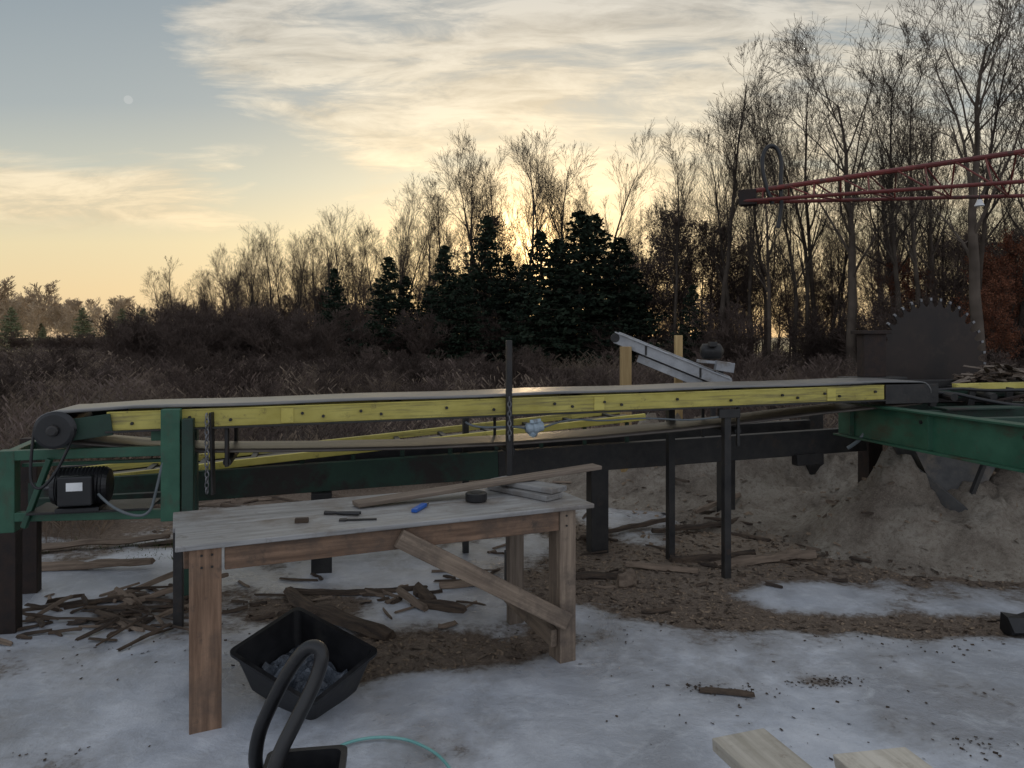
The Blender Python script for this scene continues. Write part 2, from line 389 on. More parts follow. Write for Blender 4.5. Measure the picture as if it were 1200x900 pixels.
def pile_h(x, y):
    h = .78 * g(x, y, 4.4, 6.4, 1.0, .85) + .52 * g(x, y, 2.95, 6.0, .44, .40) + .60 * g(x, y, 2.9, 8.0, 1.3, .9) + .44 * g(x, y, 1.5, 8.6, 1.1, .8) + .18 * g(x, y, 3.5, 5.6, .8, .4) + .3 * g(x, y, 5.8, 6.0, 1.0, 1.0) + .10 * g(x, y, 1.9, 6.6, .5, .3)
    r = noise.fractal(Vector((x * 2.6, y * 2.6, 1.3)), .7, 2.1, 6)
    rd = 1 - abs(noise.noise(Vector((x * 3.1, y * 3.1, 8)))) * 2
    return h * (1 + .42 * r + .16 * rd) + .028 * noise.fractal(Vector((x * 7, y * 7, 4)), .7, 2, 4) - .06
pxs = np.arange(-.6, 8.0, .045); pys = np.arange(4.6, 11.0, .045)
pv = [(x, y, pile_h(x, y)) for y in pys for x in pxs]; pn = len(pxs)
pf = [(j * pn + i, j * pn + i + 1, (j + 1) * pn + i + 1, (j + 1) * pn + i) for j in range(len(pys) - 1) for i in range(pn - 1)]
pf = [f for f in pf if max(pv[k][2] for k in f) > -.03]
me = np_mesh('sawdust_pile', pv, pf, dm); me.polygons.foreach_set('use_smooth', [True] * len(me.polygons))
link(bpy.data.objects.new('sawdust_pile', me))

def chips(name, n, sampler, smin, smax, mat, lim=.1, onpile=False):
    V = []; F = []
    k = 0; tries = 0
    while k < n and tries < n * 12:
        tries += 1
        x, y = sampler()
        if not onpile and (snowval(x, y) > lim or pile_h(x, y) > .05): continue
        z = max(gh(x, y), pile_h(x, y)) + .004
        L = random.uniform(smin, smax); W = L * random.uniform(.25, .7)
        q = Matrix.Rotation(random.uniform(0, 6.28), 3, 'Z') @ Matrix.Rotation(random.gauss(0, .3), 3, 'X') @ Matrix.Rotation(random.gauss(0, .3), 3, 'Y')
        for a, bb in ((-1, -1), (1, -.8), (.9, 1), (-1, .8)):
            V.append(tuple(q @ Vector((a * L / 2, bb * W / 2, 0)) + Vector((x, y, z))))
        F.append((4 * k, 4 * k + 1, 4 * k + 2, 4 * k + 3)); k += 1
    link(bpy.data.objects.new(name, np_mesh(name, V, F, mat)))
chips('wood_chips', 5200, lambda: (random.uniform(-3.0, 4.0), random.uniform(3.5, 7.0)), .008, .032, M['ash'])
chips('bark_chips', 900, lambda: (random.uniform(-3.0, 4.0), random.uniform(3.6, 7.0)), .012, .06, M['darkchip'])
chips('pile_chips', 700, lambda: (random.uniform(1.0, 5.0), random.uniform(5.3, 8.5)), .015, .07, M['ash'], onpile=True)
V = []; F = []; k = 0
for cx, cy, sx_, sy_, n in ((.95, 3.48, .13, .035, 90), (1.5, 3.58, .10, .04, 90), (1.3, 3.3, .45, .2, 60), (1.9, 3.0, .1, .04, 40), (-1.9, 3.9, .4, .3, 60), (2.2, 4.1, .45, .12, 120), (.3, 4.15, .4, .12, 60), (-1.9, 2.95, .15, .05, 12)):
    for _ in range(n):
        x = random.gauss(cx, sx_); y = random.gauss(cy, sy_); L = random.uniform(.005, .02)
        q = Matrix.Rotation(random.uniform(0, 6.28), 3, 'Z') @ Matrix.Rotation(random.gauss(0, .5), 3, 'X')
        for a, bb in ((-1, -.6), (1, -.4), (.9, .5), (-1, .6)):
            V.append(tuple(q @ Vector((a * L / 2, bb * L / 2, 0)) + Vector((x, y, gh(x, y) + .004))))
        F.append((4 * k, 4 * k + 1, 4 * k + 2, 4 * k + 3)); k += 1
link(bpy.data.objects.new('bark_crumbs', np_mesh('bark_crumbs', V, F, M['darkchip'])))

def slab(x, y, L, W, rot, th=.025, tilt=0, mat=None, parent=None, z=None):
    nseg = max(4, int(L / .07)); V = []; F = []
    sd = random.uniform(0, 100); bend = random.uniform(-.06, .06) * L
    for i in range(nseg + 1):
        t = i / nseg * 2 - 1
        ww = W * (1 + .35 * noise.noise(Vector((i * .5, sd, 0)))) * (1 - .35 * abs(t) ** 5)
        yo = bend * (1 - t * t) + .12 * W * noise.noise(Vector((i * .6, sd, 7)))
        zo = .4 * th * noise.noise(Vector((i * .4, sd, 3)))
        for a, bz in ((-.5, 0), (-.25, .8), (.2, 1), (.5, .1), (.3, -.2), (-.3, -.2)):
            V.append((t * L / 2 + random.uniform(-.01, .01), yo + a * ww, zo + bz * th * random.uniform(.8, 1.2)))
    for i in range(nseg):
        for k in range(6):
            F.append((i * 6 + k, (i + 1) * 6 + k, (i + 1) * 6 + (k + 1) % 6, i * 6 + (k + 1) % 6))
    F.append(tuple(range(6))); F.append(tuple(nseg * 6 + k for k in range(5, -1, -1)))
    if z is None: z = max(gh(x, y), pile_h(x, y)) + .004 + abs(math.sin(tilt)) * L / 2
    m = Matrix.Translation((x, y, z)) @ Matrix.Rotation(rot, 4, 'Z') @ Matrix.Rotation(tilt, 4, 'Y') @ Matrix.Rotation(random.gauss(0, .12), 4, 'X')
    return pmesh('slab', V, F, mat or M['bark'], parent, mw=m)
deb = empty('wood_debris')
slab(-1.22, 4.55, .62, .11, -.85, .03, .03, M['bark'], deb)
slab(-.92, 4.28, .62, .12, -.62, .04, .03, M['bark'], deb)
slab(-2.35, 4.95, .6, .04, .9, .025, -.12, M['debrisl'], deb)
slab(-2.15, 4.75, .7, .04, .7, .025, -.1, M['debrisl'], deb)
slab(-1.0, 4.85, .9, .06, .12, .02, .02, M['bark'], deb)
slab(-.45, 4.55, .35, .10, -.3, .03, 0, M['bark'], deb)
slab(-.55, 4.75, .28, .10, -1.1, .03, .06, M['bark'], deb)
slab(-.62, 4.62, .33, .05, -.9, .03, .10, M['debrisl'], deb)
slab(-.28, 4.95, .4, .1, .3, .03, 0, M['debrisl'], deb)
slab(.55, 5.15, .6, .07, .1, .03, 0, M['bark'], deb)
slab(.75, 4.95, .13, .08, .4, .08, .2, M['debrisl'], deb)
slab(1.05, 5.3, .5, .05, -.2, .03, .03, M['debrisl'], deb)
slab(1.85, 5.45, .8, .08, .22, .05, -.03, M['debrisl'], deb)
slab(1.5, 5.6, .7, .07, .25, .04, 0, M['bark'], deb)
slab(1.6, 6.4, .9, .06, .3, .03, -.04, M['bark'], deb)
slab(.95, 6.3, .9, .06, .5, .03, -.05, M['bark'], deb)
slab(1.9, 6.9, .7, .06, .7, .03, -.08, M['debrisl'], deb)
slab(.98, 3.44, .24, .055, -.2, .012, 0, M['bark'], deb)
slab(2.95, 4.2, .42, .13, .2, .09, 0, M['plastic'], deb)
slab(-3.3, 5.8, 1.2, .08, .3, .04, -.03, M['debrisl'], deb)
slab(-3.0, 5.3, .9, .08, .1, .04, -.03, M['debrisl'], deb)
slab(-2.6, 4.6, .7, .05, .35, .02, -.02, M['bark'], deb)
slab(-2.2, 4.3, .6, .04, -.5, .02, .02, M['bark'], deb)
for i in range(80):
    x = random.gauss(-2.35, .30); y = random.gauss(4.42, .24)
    if y < 3.85: continue
    slab(x, y, random.uniform(.05, .38), random.uniform(.010, .045), random.uniform(-1.0, 1.4), random.uniform(.006, .018), random.gauss(0, .10), random.choice([M['bark'], M['bark'], M['bark'], M['debrisl']]), deb)
for i in range(30):
    x = random.gauss(-.95, .5); y = random.gauss(4.75, .2)
    slab(x, y, random.uniform(.05, .28), random.uniform(.012, .045), random.uniform(-1.2, 1.2), random.uniform(.006, .018), random.gauss(0, .05), random.choice([M['bark'], M['bark'], M['debrisl']]), deb)
for i in range(40):
    x = random.uniform(-.2, 3.0); y = random.gauss(5.7, .45)
    slab(x, y, random.uniform(.05, .25), random.uniform(.012, .04), random.uniform(-1.2, 1.2), random.uniform(.008, .02), random.gauss(0, .05), random.choice([M['bark'], M['bark'], M['debrisl']]), deb)
for i in range(40):
    x = random.uniform(-4.5, 2.0); y = random.uniform(5.9, 8)
    slab(x, y, random.uniform(.1, .6), random.uniform(.02, .06), random.uniform(-1.2, 1.2), random.uniform(.01, .025), random.gauss(0, .05), random.choice([M['bark'], M['debrisl']]), deb)

# ---------------------------------------------------------------- workbench
wb = empty('workbench')
FL = Vector((-1.36, 3.03, 0)); du_ = Vector((.913, .407, 0)).normalized(); pn_ = Vector((-du_.y, du_.x, 0))
def T(s, t, z): return FL + du_ * s + pn_ * t + Vector((0, 0, z))
Lb = 1.95; Wb = .68
beam('top_board_1', T(0, .17, .79), T(Lb, .17, .79), .338, .022, M['woodg'], wb)
beam('top_board_2', T(-.01, .51, .789), T(Lb - .01, .51, .789), .338, .022, M['woodg'], wb)
beam('apron_front', T(.19, .045, .728), T(Lb - .19, .045, .728), .035, .10, M['woodw'], wb)
beam('apron_back', T(.05, Wb - .05, .728), T(Lb - .04, Wb - .05, .728), .035, .10, M['woodw'], wb)
beam('apron_left', T(.05, .1, .725), T(.05, Wb - .08, .725), .035, .09, M['woodw'], wb)
beam('apron_right', T(Lb - .12, .1, .725), T(Lb - .12, Wb - .08, .725), .035, .09, M['woodw'], wb)
mz = math.atan2(du_.y, du_.x)
def vleg(name, s, t, a, b_, m):
    p = T(s, t, 0); z0 = -.01; z1 = .777
    vs = [(x_, y_, z_) for z_ in (0, z1 - z0) for x_, y_ in ((-a / 2, -b_ / 2), (a / 2, -b_ / 2), (a / 2, b_ / 2), (-a / 2, b_ / 2))]
    vs = [(z_, y_, -x_) for x_, y_, z_ in vs]
    mw = Matrix.Translation((p.x, p.y, z0)) @ Matrix.Rotation(mz, 4, 'Z') @ Matrix.Rotation(-math.pi / 2, 4, 'Y')
    pmesh(name, vs, BOXF, m, wb, mw=mw, bevel=.004)
vleg('leg_front_left', .115, .045, .125, .04, M['woodw'])
vleg('leg_front_left_side', .075, .11, .04, .088, M['woodl'])
vleg('leg_front_right', Lb - .14, .045, .09, .04, M['woodl'])
vleg('leg_front_right_side', Lb - .165, .11, .04, .088, M['woodl'])
vleg('leg_back_left', .11, Wb - .05, .09, .09, M['woodl'])
vleg('leg_back_right', Lb - .16, Wb - .05, .09, .05, M['woodd'])
beam('diagonal_brace', T(.93, .012, .735), T(1.80, .012, .22), .032, .085, M['woodl'], wb)
beam('end_stretcher', T(Lb - .205, .05, .13), T(Lb - .205, Wb - .03, .17), .035, .09, M['woodl'], wb)
for s_, t_ in ((.10, .02), (.14, .02), (1.80, .02)):
    for z_ in (.70, .75):
        cyl('screw', T(s_, t_ + .003, z_), T(s_, t_ - .002 + .0, z_), .005, M['black'], wb, 8)
beam('wooden_plank', (-.78, 3.74, .818), (.50, 4.33, .905), .09, .022, M['woodd'], None, jitter=.004)
st = empty('board_stack')
for i, (dx, dy, rz_) in enumerate(((0, 0, 0), (.02, .03, .05))):
    c_ = T(1.72, .36, .817 + i * .03) + Vector((dx, dy, 0))
    d_ = Vector((math.cos(mz + 1.95 + rz_), math.sin(mz + 1.95 + rz_), 0))
    beam('board_%d' % i, c_ - d_ * .22, c_ + d_ * .22, .13, .028, M['woodg'], st)
bt = empty('black_tape_roll')
c_ = T(1.42, .30, .803)
lathe('roll', c_, c_ + Vector((0, 0, .045)), [(0, .05), (.1, .056), (.9, .056), (1, .05)], M['plastic'], bt)
lathe('core', c_ + Vector((0, 0, .04)), c_ + Vector((0, 0, .048)), [(0, .03), (.9, .03), (1, .026)], M['black'], bt)
kn = empty('utility_knife')
c_ = T(1.10, .24, .812)
d_ = Vector((.25, .97, 0)).normalized()
beam('handle', c_ - d_ * .08, c_ + d_ * .06, .030, .018, M['blue'], kn, bevel=.006)
beam('nose', c_ + d_ * .06, c_ + d_ * .10, .02, .012, M['chainm'], kn)
pl = empty('pliers')
c_ = T(.70, .30, .81)
for k, a in enumerate((.12, -.12)):
    d_ = Vector((math.cos(-.1 + a), math.sin(-.1 + a), 0))
    tube('grip_%d' % k, [c_, c_ + d_ * .05 + Vector((0, .01 * (1 if k == 0 else -1), 0)), c_ + d_ * .12], .007, M['plastic'], pl)
    tube('jaw_%d' % k, [c_, c_ - d_ * .03, c_ - d_ * .055], .008, M['black'], pl)
wr = empty('wrench')
c_ = T(.72, .16, .806)
beam('shaft', c_, c_ + Vector((.14, .015, 0)), .014, .007, M['black'], wr)
beam('head', c_ + Vector((-.03, -.004, 0)), c_ + Vector((.004, 0, 0)), .03, .01, M['black'], wr)
wbk = empty('sharpening_stone'); c_ = T(.50, .22, .811)
beam('stone', c_, c_ + Vector((.06, .01, 0)), .03, .022, M['bark'], wbk)

# ---------------------------------------------------------------- front conveyor
cu_ = Vector((.969, .246, 0)).normalized(); cn_ = Vector((-cu_.y, cu_.x, 0)); CO = Vector((0, 4.76, 0))
def C(s, t, z): return CO + cu_ * s + cn_ * t + Vector((0, 0, z))
def rz(s): return 1.175 + .0140 * (s + 2.37)
cv_ = empty('belt_conveyor')
for nm, t in (('near', 0), ('far', .49)):
    sg = 1 if t == 0 else -1
    a, b_ = -2.33, 2.78
    beam('rail_web_' + nm, C(a, t, rz(a)), C(b_, t, rz(b_)), .010, .095, M['yellow'], cv_, bevel=.001)
    beam('rail_top_flange_' + nm, C(a, t + sg * .018, rz(a) + .0525), C(b_, t + sg * .018, rz(b_) + .0525), .05, .009, M['yellow'], cv_, bevel=.001)
    beam('rail_bottom_flange_' + nm, C(a, t - sg * .012, rz(a) - .053), C(b_, t - sg * .012, rz(b_) - .053), .05, .010, M['black'] if nm == 'near' else M['yellow'], cv_, bevel=.001)
s = -2.2; i = 0
while s < 2.75:
    lathe('bolt_%d' % i, C(s, -.005, rz(s) + (.01 if i % 2 else -.012)), C(s, -.02, rz(s) + (.01 if i % 2 else -.012)), [(0, .010), (1, .009)], M['black'], cv_, 6)
    s += random.choice([.12, .22, .3, .4]); i += 1
for s in (-1.4, .55, 2.3):
    beam('splice_plate', C(s, -.0085, rz(s)), C(s + .07, -.0085, rz(s)), .006, .085, M['yellow'], cv_, bevel=.001)
sL, sR = -2.60, 3.10; zL, zR = 1.15, 1.235; rr = .085
top = [(-2.55, zL + rr)] + [(s, rz(s) + .074 + .003 * math.sin(s * 5)) for s in np.linspace(-2.2, 2.8, 24)] + [(3.10, zR + rr)]
rw = [(sR + rr * math.cos(a), zR + rr * math.sin(a)) for a in np.linspace(math.pi / 2, -math.pi / 2, 9)[1:-1]]
bot = [(3.05, zR - rr), (2.3, 1.105), (1.7, 1.055), (1.2, 1.018), (.6, .985), (0, .965), (-.6, .960), (-1.2, .968), (-1.8, .985), (-2.2, 1.02), (-2.55, zL - rr)]
lw = [(sL + rr * math.cos(a), zL + rr * math.sin(a)) for a in np.linspace(-math.pi / 2, -3 * math.pi / 2, 11)]
def strip(name, pts, t0, t1, th, mat, nt_=4):
    V = []; F = []
    n = len(pts)
    for s_, z_ in pts:
        for k in range(nt_ + 1):
            V.append(C(s_, t0 + (t1 - t0) * k / nt_, z_))
    for i in range(n - 1):
        for k in range(nt_):
            F.append((i * (nt_ + 1) + k, (i + 1) * (nt_ + 1) + k, (i + 1) * (nt_ + 1) + k + 1, i * (nt_ + 1) + k + 1))
    mw, _ = frame(C(-2, t0, 1), C(2, t0, 1)); inv = mw.inverted()
    o = pmesh(name, [inv @ v_ for v_ in V], F, mat, cv_, smooth=True, mw=mw)
    sd = o.modifiers.new('solid', 'SOLIDIFY'); sd.thickness = th; sd.offset = 0
strip('belt_top', lw[5:] + top + rw[:4], -.012, .50, .010, M['rubber'])
strip('belt_return', rw[3:] + bot + lw[:6], .03, .45, .012, M['rbelt'])
cyl('head_roller', C(sL, .0, zL), C(sL, .49, zL), .078, M['black'], cv_)
cyl('tail_roller', C(sR, .01, zR), C(sR, .49, zR), .078, M['black'], cv_)
beam('tail_side_plate', C(2.79, -.004, 1.235), C(3.25, -.004, 1.235), .012, .14, M['black'], cv_)
lathe('drive_pulley', C(sL + .03, -.09, zL - .005), C(sL + .03, -.03, zL - .005), [(0, .085), (.12, .10), (.25, .085), (.5, .07), (.75, .085), (.88, .10), (1, .085)], M['plastic'], cv_, 28)
lathe('pulley_hub', C(sL + .03, -.12, zL - .005), C(sL + .03, -.085, zL - .005), [(0, .02), (.2, .03), (1, .032)], M['black'], cv_, 12)
beam('bearing_plate', C(-2.66, -.02, zL - .03), C(-2.30, -.02, 1.165), .012, .12, M['dgreen'], cv_)
beam('bearing_plate_far', C(-2.66, .51, zL - .02), C(-2.30, .51, 1.165), .012, .12, M['dgreen'], cv_)
for i, s in enumerate((-1.9, -1.3, -.7, -.1, .5, 1.1, 1.7, 2.3)):
    cyl('idler_%d' % i, C(s, .02, rz(s) + .028), C(s, .47, rz(s) + .028), .028, M['black'], cv_, 12)
for i, s in enumerate((-1.7, 0, 1.6)):
    cyl('return_idler_%d' % i, C(s, .0, .925 + max(0, s) * .05), C(s, .49, .925 + max(0, s) * .05), .025, M['black'], cv_, 12)
    for t in (-.0, .49):
        beam('idler_hanger', C(s, t, .9), C(s, t, rz(s) - .06), .02, .03, M['black'], cv_)
def vpost(name, p, z0, z1, a, b_, m, parent):
    beam(name, (p.x, p.y, z0), (p.x, p.y, z1), a, b_, m, parent, roll=mz * .6)
vpost('leg_near_right', C(1.51, .0, 0), -.01, 1.12, .05, .05, M['black'], cv_)
vpost('leg_far_right', C(1.34, .50, 0), -.01, 1.12, .05, .06, M['black'], cv_)
vpost('upright_rod', C(-.03, -.04, 0), .30, 1.63, .036, .036, M['black'], cv_)
vpost('rod_foot', C(-.03, -.04, 0), -.01, .31, .05, .05, M['black'], cv_)
beam('bracket_near', C(1.44, -.02, 1.13), C(1.6, -.02, 1.13), .03, .06, M['black'], cv_)
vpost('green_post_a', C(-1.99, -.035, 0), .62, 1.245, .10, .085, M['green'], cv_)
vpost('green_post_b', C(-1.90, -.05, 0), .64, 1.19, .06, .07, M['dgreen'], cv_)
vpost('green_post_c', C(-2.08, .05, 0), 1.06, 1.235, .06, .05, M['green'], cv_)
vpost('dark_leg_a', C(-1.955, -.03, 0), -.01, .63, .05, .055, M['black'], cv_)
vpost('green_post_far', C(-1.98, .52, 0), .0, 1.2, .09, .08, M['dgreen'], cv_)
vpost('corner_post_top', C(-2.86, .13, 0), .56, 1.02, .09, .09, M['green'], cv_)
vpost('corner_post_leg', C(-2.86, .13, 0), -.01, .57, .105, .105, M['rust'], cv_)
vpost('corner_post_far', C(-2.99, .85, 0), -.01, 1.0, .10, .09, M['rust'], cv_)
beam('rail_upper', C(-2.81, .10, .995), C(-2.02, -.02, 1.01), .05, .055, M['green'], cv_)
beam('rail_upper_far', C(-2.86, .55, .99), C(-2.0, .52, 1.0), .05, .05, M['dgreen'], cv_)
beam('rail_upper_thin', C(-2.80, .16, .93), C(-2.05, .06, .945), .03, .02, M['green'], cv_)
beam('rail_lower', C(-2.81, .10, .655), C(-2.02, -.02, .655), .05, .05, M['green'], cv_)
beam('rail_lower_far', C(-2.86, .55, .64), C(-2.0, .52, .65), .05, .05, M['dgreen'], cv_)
beam('diagonal_strut', C(-2.76, .06, .60), C(-2.62, .02, .98), .03, .03, M['green'], cv_)
beam('cross_tie', C(-2.86, .16, .99), C(-2.9, .8, .99), .05, .05, M['green'], cv_)
beam('motor_shelf', C(-2.72, .12, .687), C(-2.1, .10, .687), .28, .012, M['black'], cv_)
beam('dark_strap', C(-1.78, -.03, 1.22), C(-1.77, -.03, .75), .012, .05, M['black'], cv_)
mo = empty('electric_motor'); mo.parent = cv_
ma, mb = C(-2.62, .06, .815), C(-2.32, .06, .815)
lathe('housing', ma, mb, [(0, .05), (.03, .09), (.12, .105)] + [(.12 + .76 * k / 24, .108 if k % 2 else .100) for k in range(25)] + [(.9, .105), (.97, .09), (1, .05)], M['plastic'], mo, 32)
beam('junction_box', C(-2.55, -.07, .815), C(-2.38, -.07, .815), .06, .16, M['plastic'], mo, bevel=.008)
beam('label', C(-2.505, -.102, .84), C(-2.425, -.102, .84), .003, .045, M['white'], mo, bevel=.0005)
beam('foot', C(-2.58, .06, .70), C(-2.36, .06, .70), .2, .025, M['plastic'], mo)
cyl('shaft', C(-2.66, .06, .815), C(-2.60, .06, .815), .015, M['chainm'], mo, 12)
tube('motor_cable', [C(-2.36, -.06, .79), C(-2.28, -.08, .70), C(-2.1, -.08, .64), C(-2.06, -.075, .8), C(-2.03, -.07, .95)], .008, M['cable'], cv_)
tube('drive_belt', [C(sL + .03 + .1, -.06, zL), C(-2.52, -.06, 1.0), C(-2.6, -.06, .86), C(-2.66, -.06, .82), C(-2.7, -.06, .9), C(sL - .07, -.06, zL)], .008, M['plastic'], cv_)
ch1 = chain('hanging_chain', C(-1.80, -.065, 1.20), 15, M['chainm'])
ch2 = chain('hanging_chain.001', C(-.035, -.075, 1.26), 9, M['chainm'])
pc = empty('power_connector')
q = C(.14, -.03, 1.07)
lathe('plug_body', q - cu_ * .06, q + cu_ * .06 + Vector((0, 0, .015)), [(0, .02), (.1, .033), (.35, .037), (.4, .045), (.6, .045), (.65, .036), (.95, .03), (1, .018)], M['grey'], pc, 16)
beam('plug_flap', q + Vector((-.03, -.02, .045)), q + Vector((.04, -.02, .055)), .05, .02, M['grey'], pc)
lathe('plug_cap', q + Vector((-.02, 0, -.05)), q + Vector((.02, 0, .045)), [(0, .02), (.2, .03), (.8, .032), (1, .022)], M['grey'], pc, 14)
tube('cord_left', [q - cu_ * .05, q - cu_ * .12 + Vector((0, 0, .02)), C(-.25, -.02, 1.08), C(-.3, .0, 1.12)], .007, M['cable'], pc)
tube('cord_right', [q + cu_ * .05, C(.35, -.02, 1.13), C(.6, -.02, 1.10), C(.9, -.02, 1.12), C(1.3, -.02, 1.08), C(1.6, -.02, 1.13)], .006, M['cable'], pc)

# ---------------------------------------------------------------- rear conveyor
rc = empty('slab_conveyor')
def bz(s): return .64 + .027 * (s + 2.2)
def yz(s): return .775 + .080 * (s + 1.8)
beam('main_beam_near', C(-3.0, .84, bz(-3.0)), C(.1, .84, bz(.1)), .07, .20, M['dgreen'], rc)
beam('main_beam_near_right', C(.1, .842, bz(.1)), C(3.3, .842, bz(3.3)), .075, .20, M['black'], rc)
beam('main_beam_far', C(-3.0, 1.45, bz(-3.0)), C(3.2, 1.45, bz(3.2)), .07, .20, M['black'], rc)
for t in (.86, 1.38):
    beam('yellow_rail', C(-2.9, t, yz(-2.9)), C(1.3, t, yz(1.3)), .03, .05, M['yellow'], rc)
beam('yellow_angle', C(-2.9, .93, yz(-2.9) - .0), C(1.25, .93, yz(1.25) - .0), .10, .012, M['black'], rc)
beam('chain_bed', C(-2.9, 1.12, yz(-2.9) - .03), C(1.3, 1.12, yz(1.3) - .03), .30, .02, M['rbelt'], rc)
for i, s in enumerate(np.arange(-2.7, 1.3, .35)):
    beam('strut_%d' % i, C(s, .87, bz(s) + .09), C(s, .87, yz(s) - .03), .03, .03, M['dgreen'], rc)
    beam('crosspiece_%d' % i, C(s, .88, yz(s) - .02), C(s, 1.38, yz(s) - .02), .04, .03, M['black'], rc)
vpost('post_a', C(.90, .86, 0), -.01, bz(.9) - .09, .14, .12, M['black'], rc)
vpost('post_b', C(3.43, .92, 0), -.01, 1.14, .14, .14, M['rust'], rc)
vpost('post_c', C(3.58, 1.92, 0), -.01, .95, .16, .14, M['black'], rc)
vpost('post_d', C(-.11, 1.0, 0), -.01, 1.05, .045, .045, M['black'], rc)
vpost('post_e', C(-1.17, .80, 0), -.01, bz(-1.2) - .1, .14, .12, M['black'], rc)
vpost('post_f', C(2.35, 1.45, 0), -.01, bz(2.3), .12, .12, M['black'], rc)
beam('gusset', C(2.6, .80, bz(2.6) - .13), C(2.85, .80, bz(2.8) - .13), .08, .09, M['black'], rc)

# ---------------------------------------------------------------- sawmill
sm_ = empty('sawmill_frame')
def ibeam(nm, a, b_, h, fw, mat, th=.014):
    a = Vector(a); b_ = Vector(b_)
    z = Vector((0, 0, 1))
    beam(nm + '_web', a, b_, .012, h - 2 * th - .002, mat, sm_, bevel=.001)
    beam(nm + '_top_flange', a + z * (h / 2 - th / 2), b_ + z * (h / 2 - th / 2), fw, th, mat, sm_, bevel=.002)
    beam(nm + '_bottom_flange', a - z * (h / 2 - th / 2), b_ - z * (h / 2 - th / 2), fw, th, mat, sm_, bevel=.002)
A_ = Vector((2.60, 5.97, 1.01)); B_ = Vector((3.22, 2.9, 1.02))
ibeam('side_beam', A_, B_, .27, .11, M['green'])
for k in range(0, 5, 2):
    p = A_.lerp(B_, .06 + .13 * k) + Vector((-.012, 0, 0))
    beam('stiffener_%d' % k, p + Vector((0, 0, -.115)), p + Vector((0, 0, .115)), .05, .012, M['green'], sm_, bevel=.001)
    if k:
        lathe('beam_bolt_%d' % k, p + Vector((-.004, .1, .06)), p + Vector((-.024, .1, .06)), [(0, .014), (1, .013)], M['black'], sm_, 6)
off = Vector((1.35, .35, 0))
ibeam('inner_beam', A_ + off, B_ + off, .22, .10, M['dgreen'])
for k, yv in enumerate((5.95, 5.4, 4.9)):
    beam('cross_beam_%d' % k, (2.68 + (5.97 - yv) * .2, yv, 1.07), (5.2, yv + .4, 1.07), .07, .10, M['dgreen'], sm_)
beam('deck_plate', (2.75, 6.0, 1.165), (4.0, 6.3, 1.165), .35, .012, M['black'], sm_)
beam('guide_frame', (2.95, 5.75, 1.20), (5.0, 6.1, 1.235), .05, .06, M['dgreen'], sm_)
beam('yellow_rail', (3.45, 5.86, 1.262), (5.2, 6.12, 1.285), .05, .05, M['yellow'], sm_)
beam('dark_channel', (3.1, 6.1, 1.27), (5.2, 6.4, 1.27), .12, .06, M['black'], sm_)
# clutter on the carriage side
for k in range(5):
    x = 3.2 + .32 * k
    beam('roller_bracket_%d' % k, (x, 5.72 + .05 * k, 1.12), (x + .02, 5.72 + .05 * k, 1.26), .05, .03, M['black'], sm_)
    cyl('carriage_roller_%d' % k, (x + .1, 5.6 + .04 * k, 1.20), (x + .1, 5.85 + .04 * k, 1.21), .03, M['black'], sm_, 12)
beam('dark_box', (3.55, 6.0, 1.20), (3.95, 6.08, 1.20), .25, .12, M['black'], sm_)
beam('lever', (3.60, 5.7, 1.15), (3.85, 5.6, 1.22), .02, .02, M['rust'], sm_)
beam('green_guard', (3.85, 5.55, 1.19), (4.5, 5.62, 1.20), .04, .08, M['green'], sm_)
beam('cross_plate', (3.1, 5.45, 1.13), (3.7, 5.5, 1.14), .18, .014, M['dgreen'], sm_)
tube('hydraulic_hose', [(3.0, 5.9, 1.2), (3.3, 5.7, 1.24), (3.5, 5.6, 1.18), (3.8, 5.5, 1.13), (4.4, 5.4, 1.14)], .014, M['plastic'], sm_)
tube('hydraulic_hose', [(3.1, 5.95, 1.2), (3.4, 5.8, 1.26), (3.6, 5.72, 1.24), (4.0, 5.7, 1.25), (4.6, 5.8, 1.2)], .012, M['plastic'], sm_)
beam('saw_guard', (2.90, 6.25, 1.50), (3.10, 6.28, 1.50), .10, .36, M['rust'], sm_)
beam('saw_guard_cap', (2.86, 6.24, 1.69), (3.13, 6.29, 1.69), .16, .03, M['rust'], sm_)
beam('guard_base', (2.75, 6.22, 1.275), (3.25, 6.30, 1.275), .2, .09, M['black'], sm_)
beam('support_leg', (3.22, 6.3, -.01), (3.22, 6.3, 1.1), .08, .08, M['rust'], sm_)
beam('support_leg_near', (3.18, 3.1, -.01), (3.18, 3.1, .88), .1, .1, M['rust'], sm_)
beam('support_leg_far', (4.9, 6.4, -.01), (4.9, 6.4, 1.0), .1, .1, M['rust'], sm_)
tube('cable_loop', [(2.60, 5.86, 1.16), (2.66, 5.72, 1.19), (2.70, 5.66, 1.10), (2.69, 5.66, .98), (2.64, 5.7, .86), (2.57, 5.75, .80)], .014, M['cable'], sm_)
sbl = empty('circular_saw_blade')
R = .535; nt_ = 34; V = []
for k in range(nt_):
    a0 = 2 * math.pi * k / nt_; da = 2 * math.pi / nt_
    for f, r_ in ((0, R * .865), (.22, R * .87), (.42, R * .93), (.52, R * 1.0), (.72, R * 1.005), (.80, R * .90)):
        a = a0 + f * da
        V.append((r_ * math.cos(a), r_ * math.sin(a)))
n = len(V)
vs = [(x, -.004, z) for x, z in V] + [(x, .004, z) for x, z in V] + [(0, -.004, 0), (0, .004, 0)]
fs = []
for k in range(n):
    k2 = (k + 1) % n
    fs += [(k, k2, 2 * n), (n + k2, n + k, 2 * n + 1), (k, n + k, n + k2, k2)]
cc = Vector((3.70, 6.62, 1.455)); ax = Vector((-math.sin(math.radians(10)), math.cos(math.radians(10)), 0))
mw = Matrix.Translation(cc) @ Matrix.Rotation(math.radians(10), 4, 'Z')
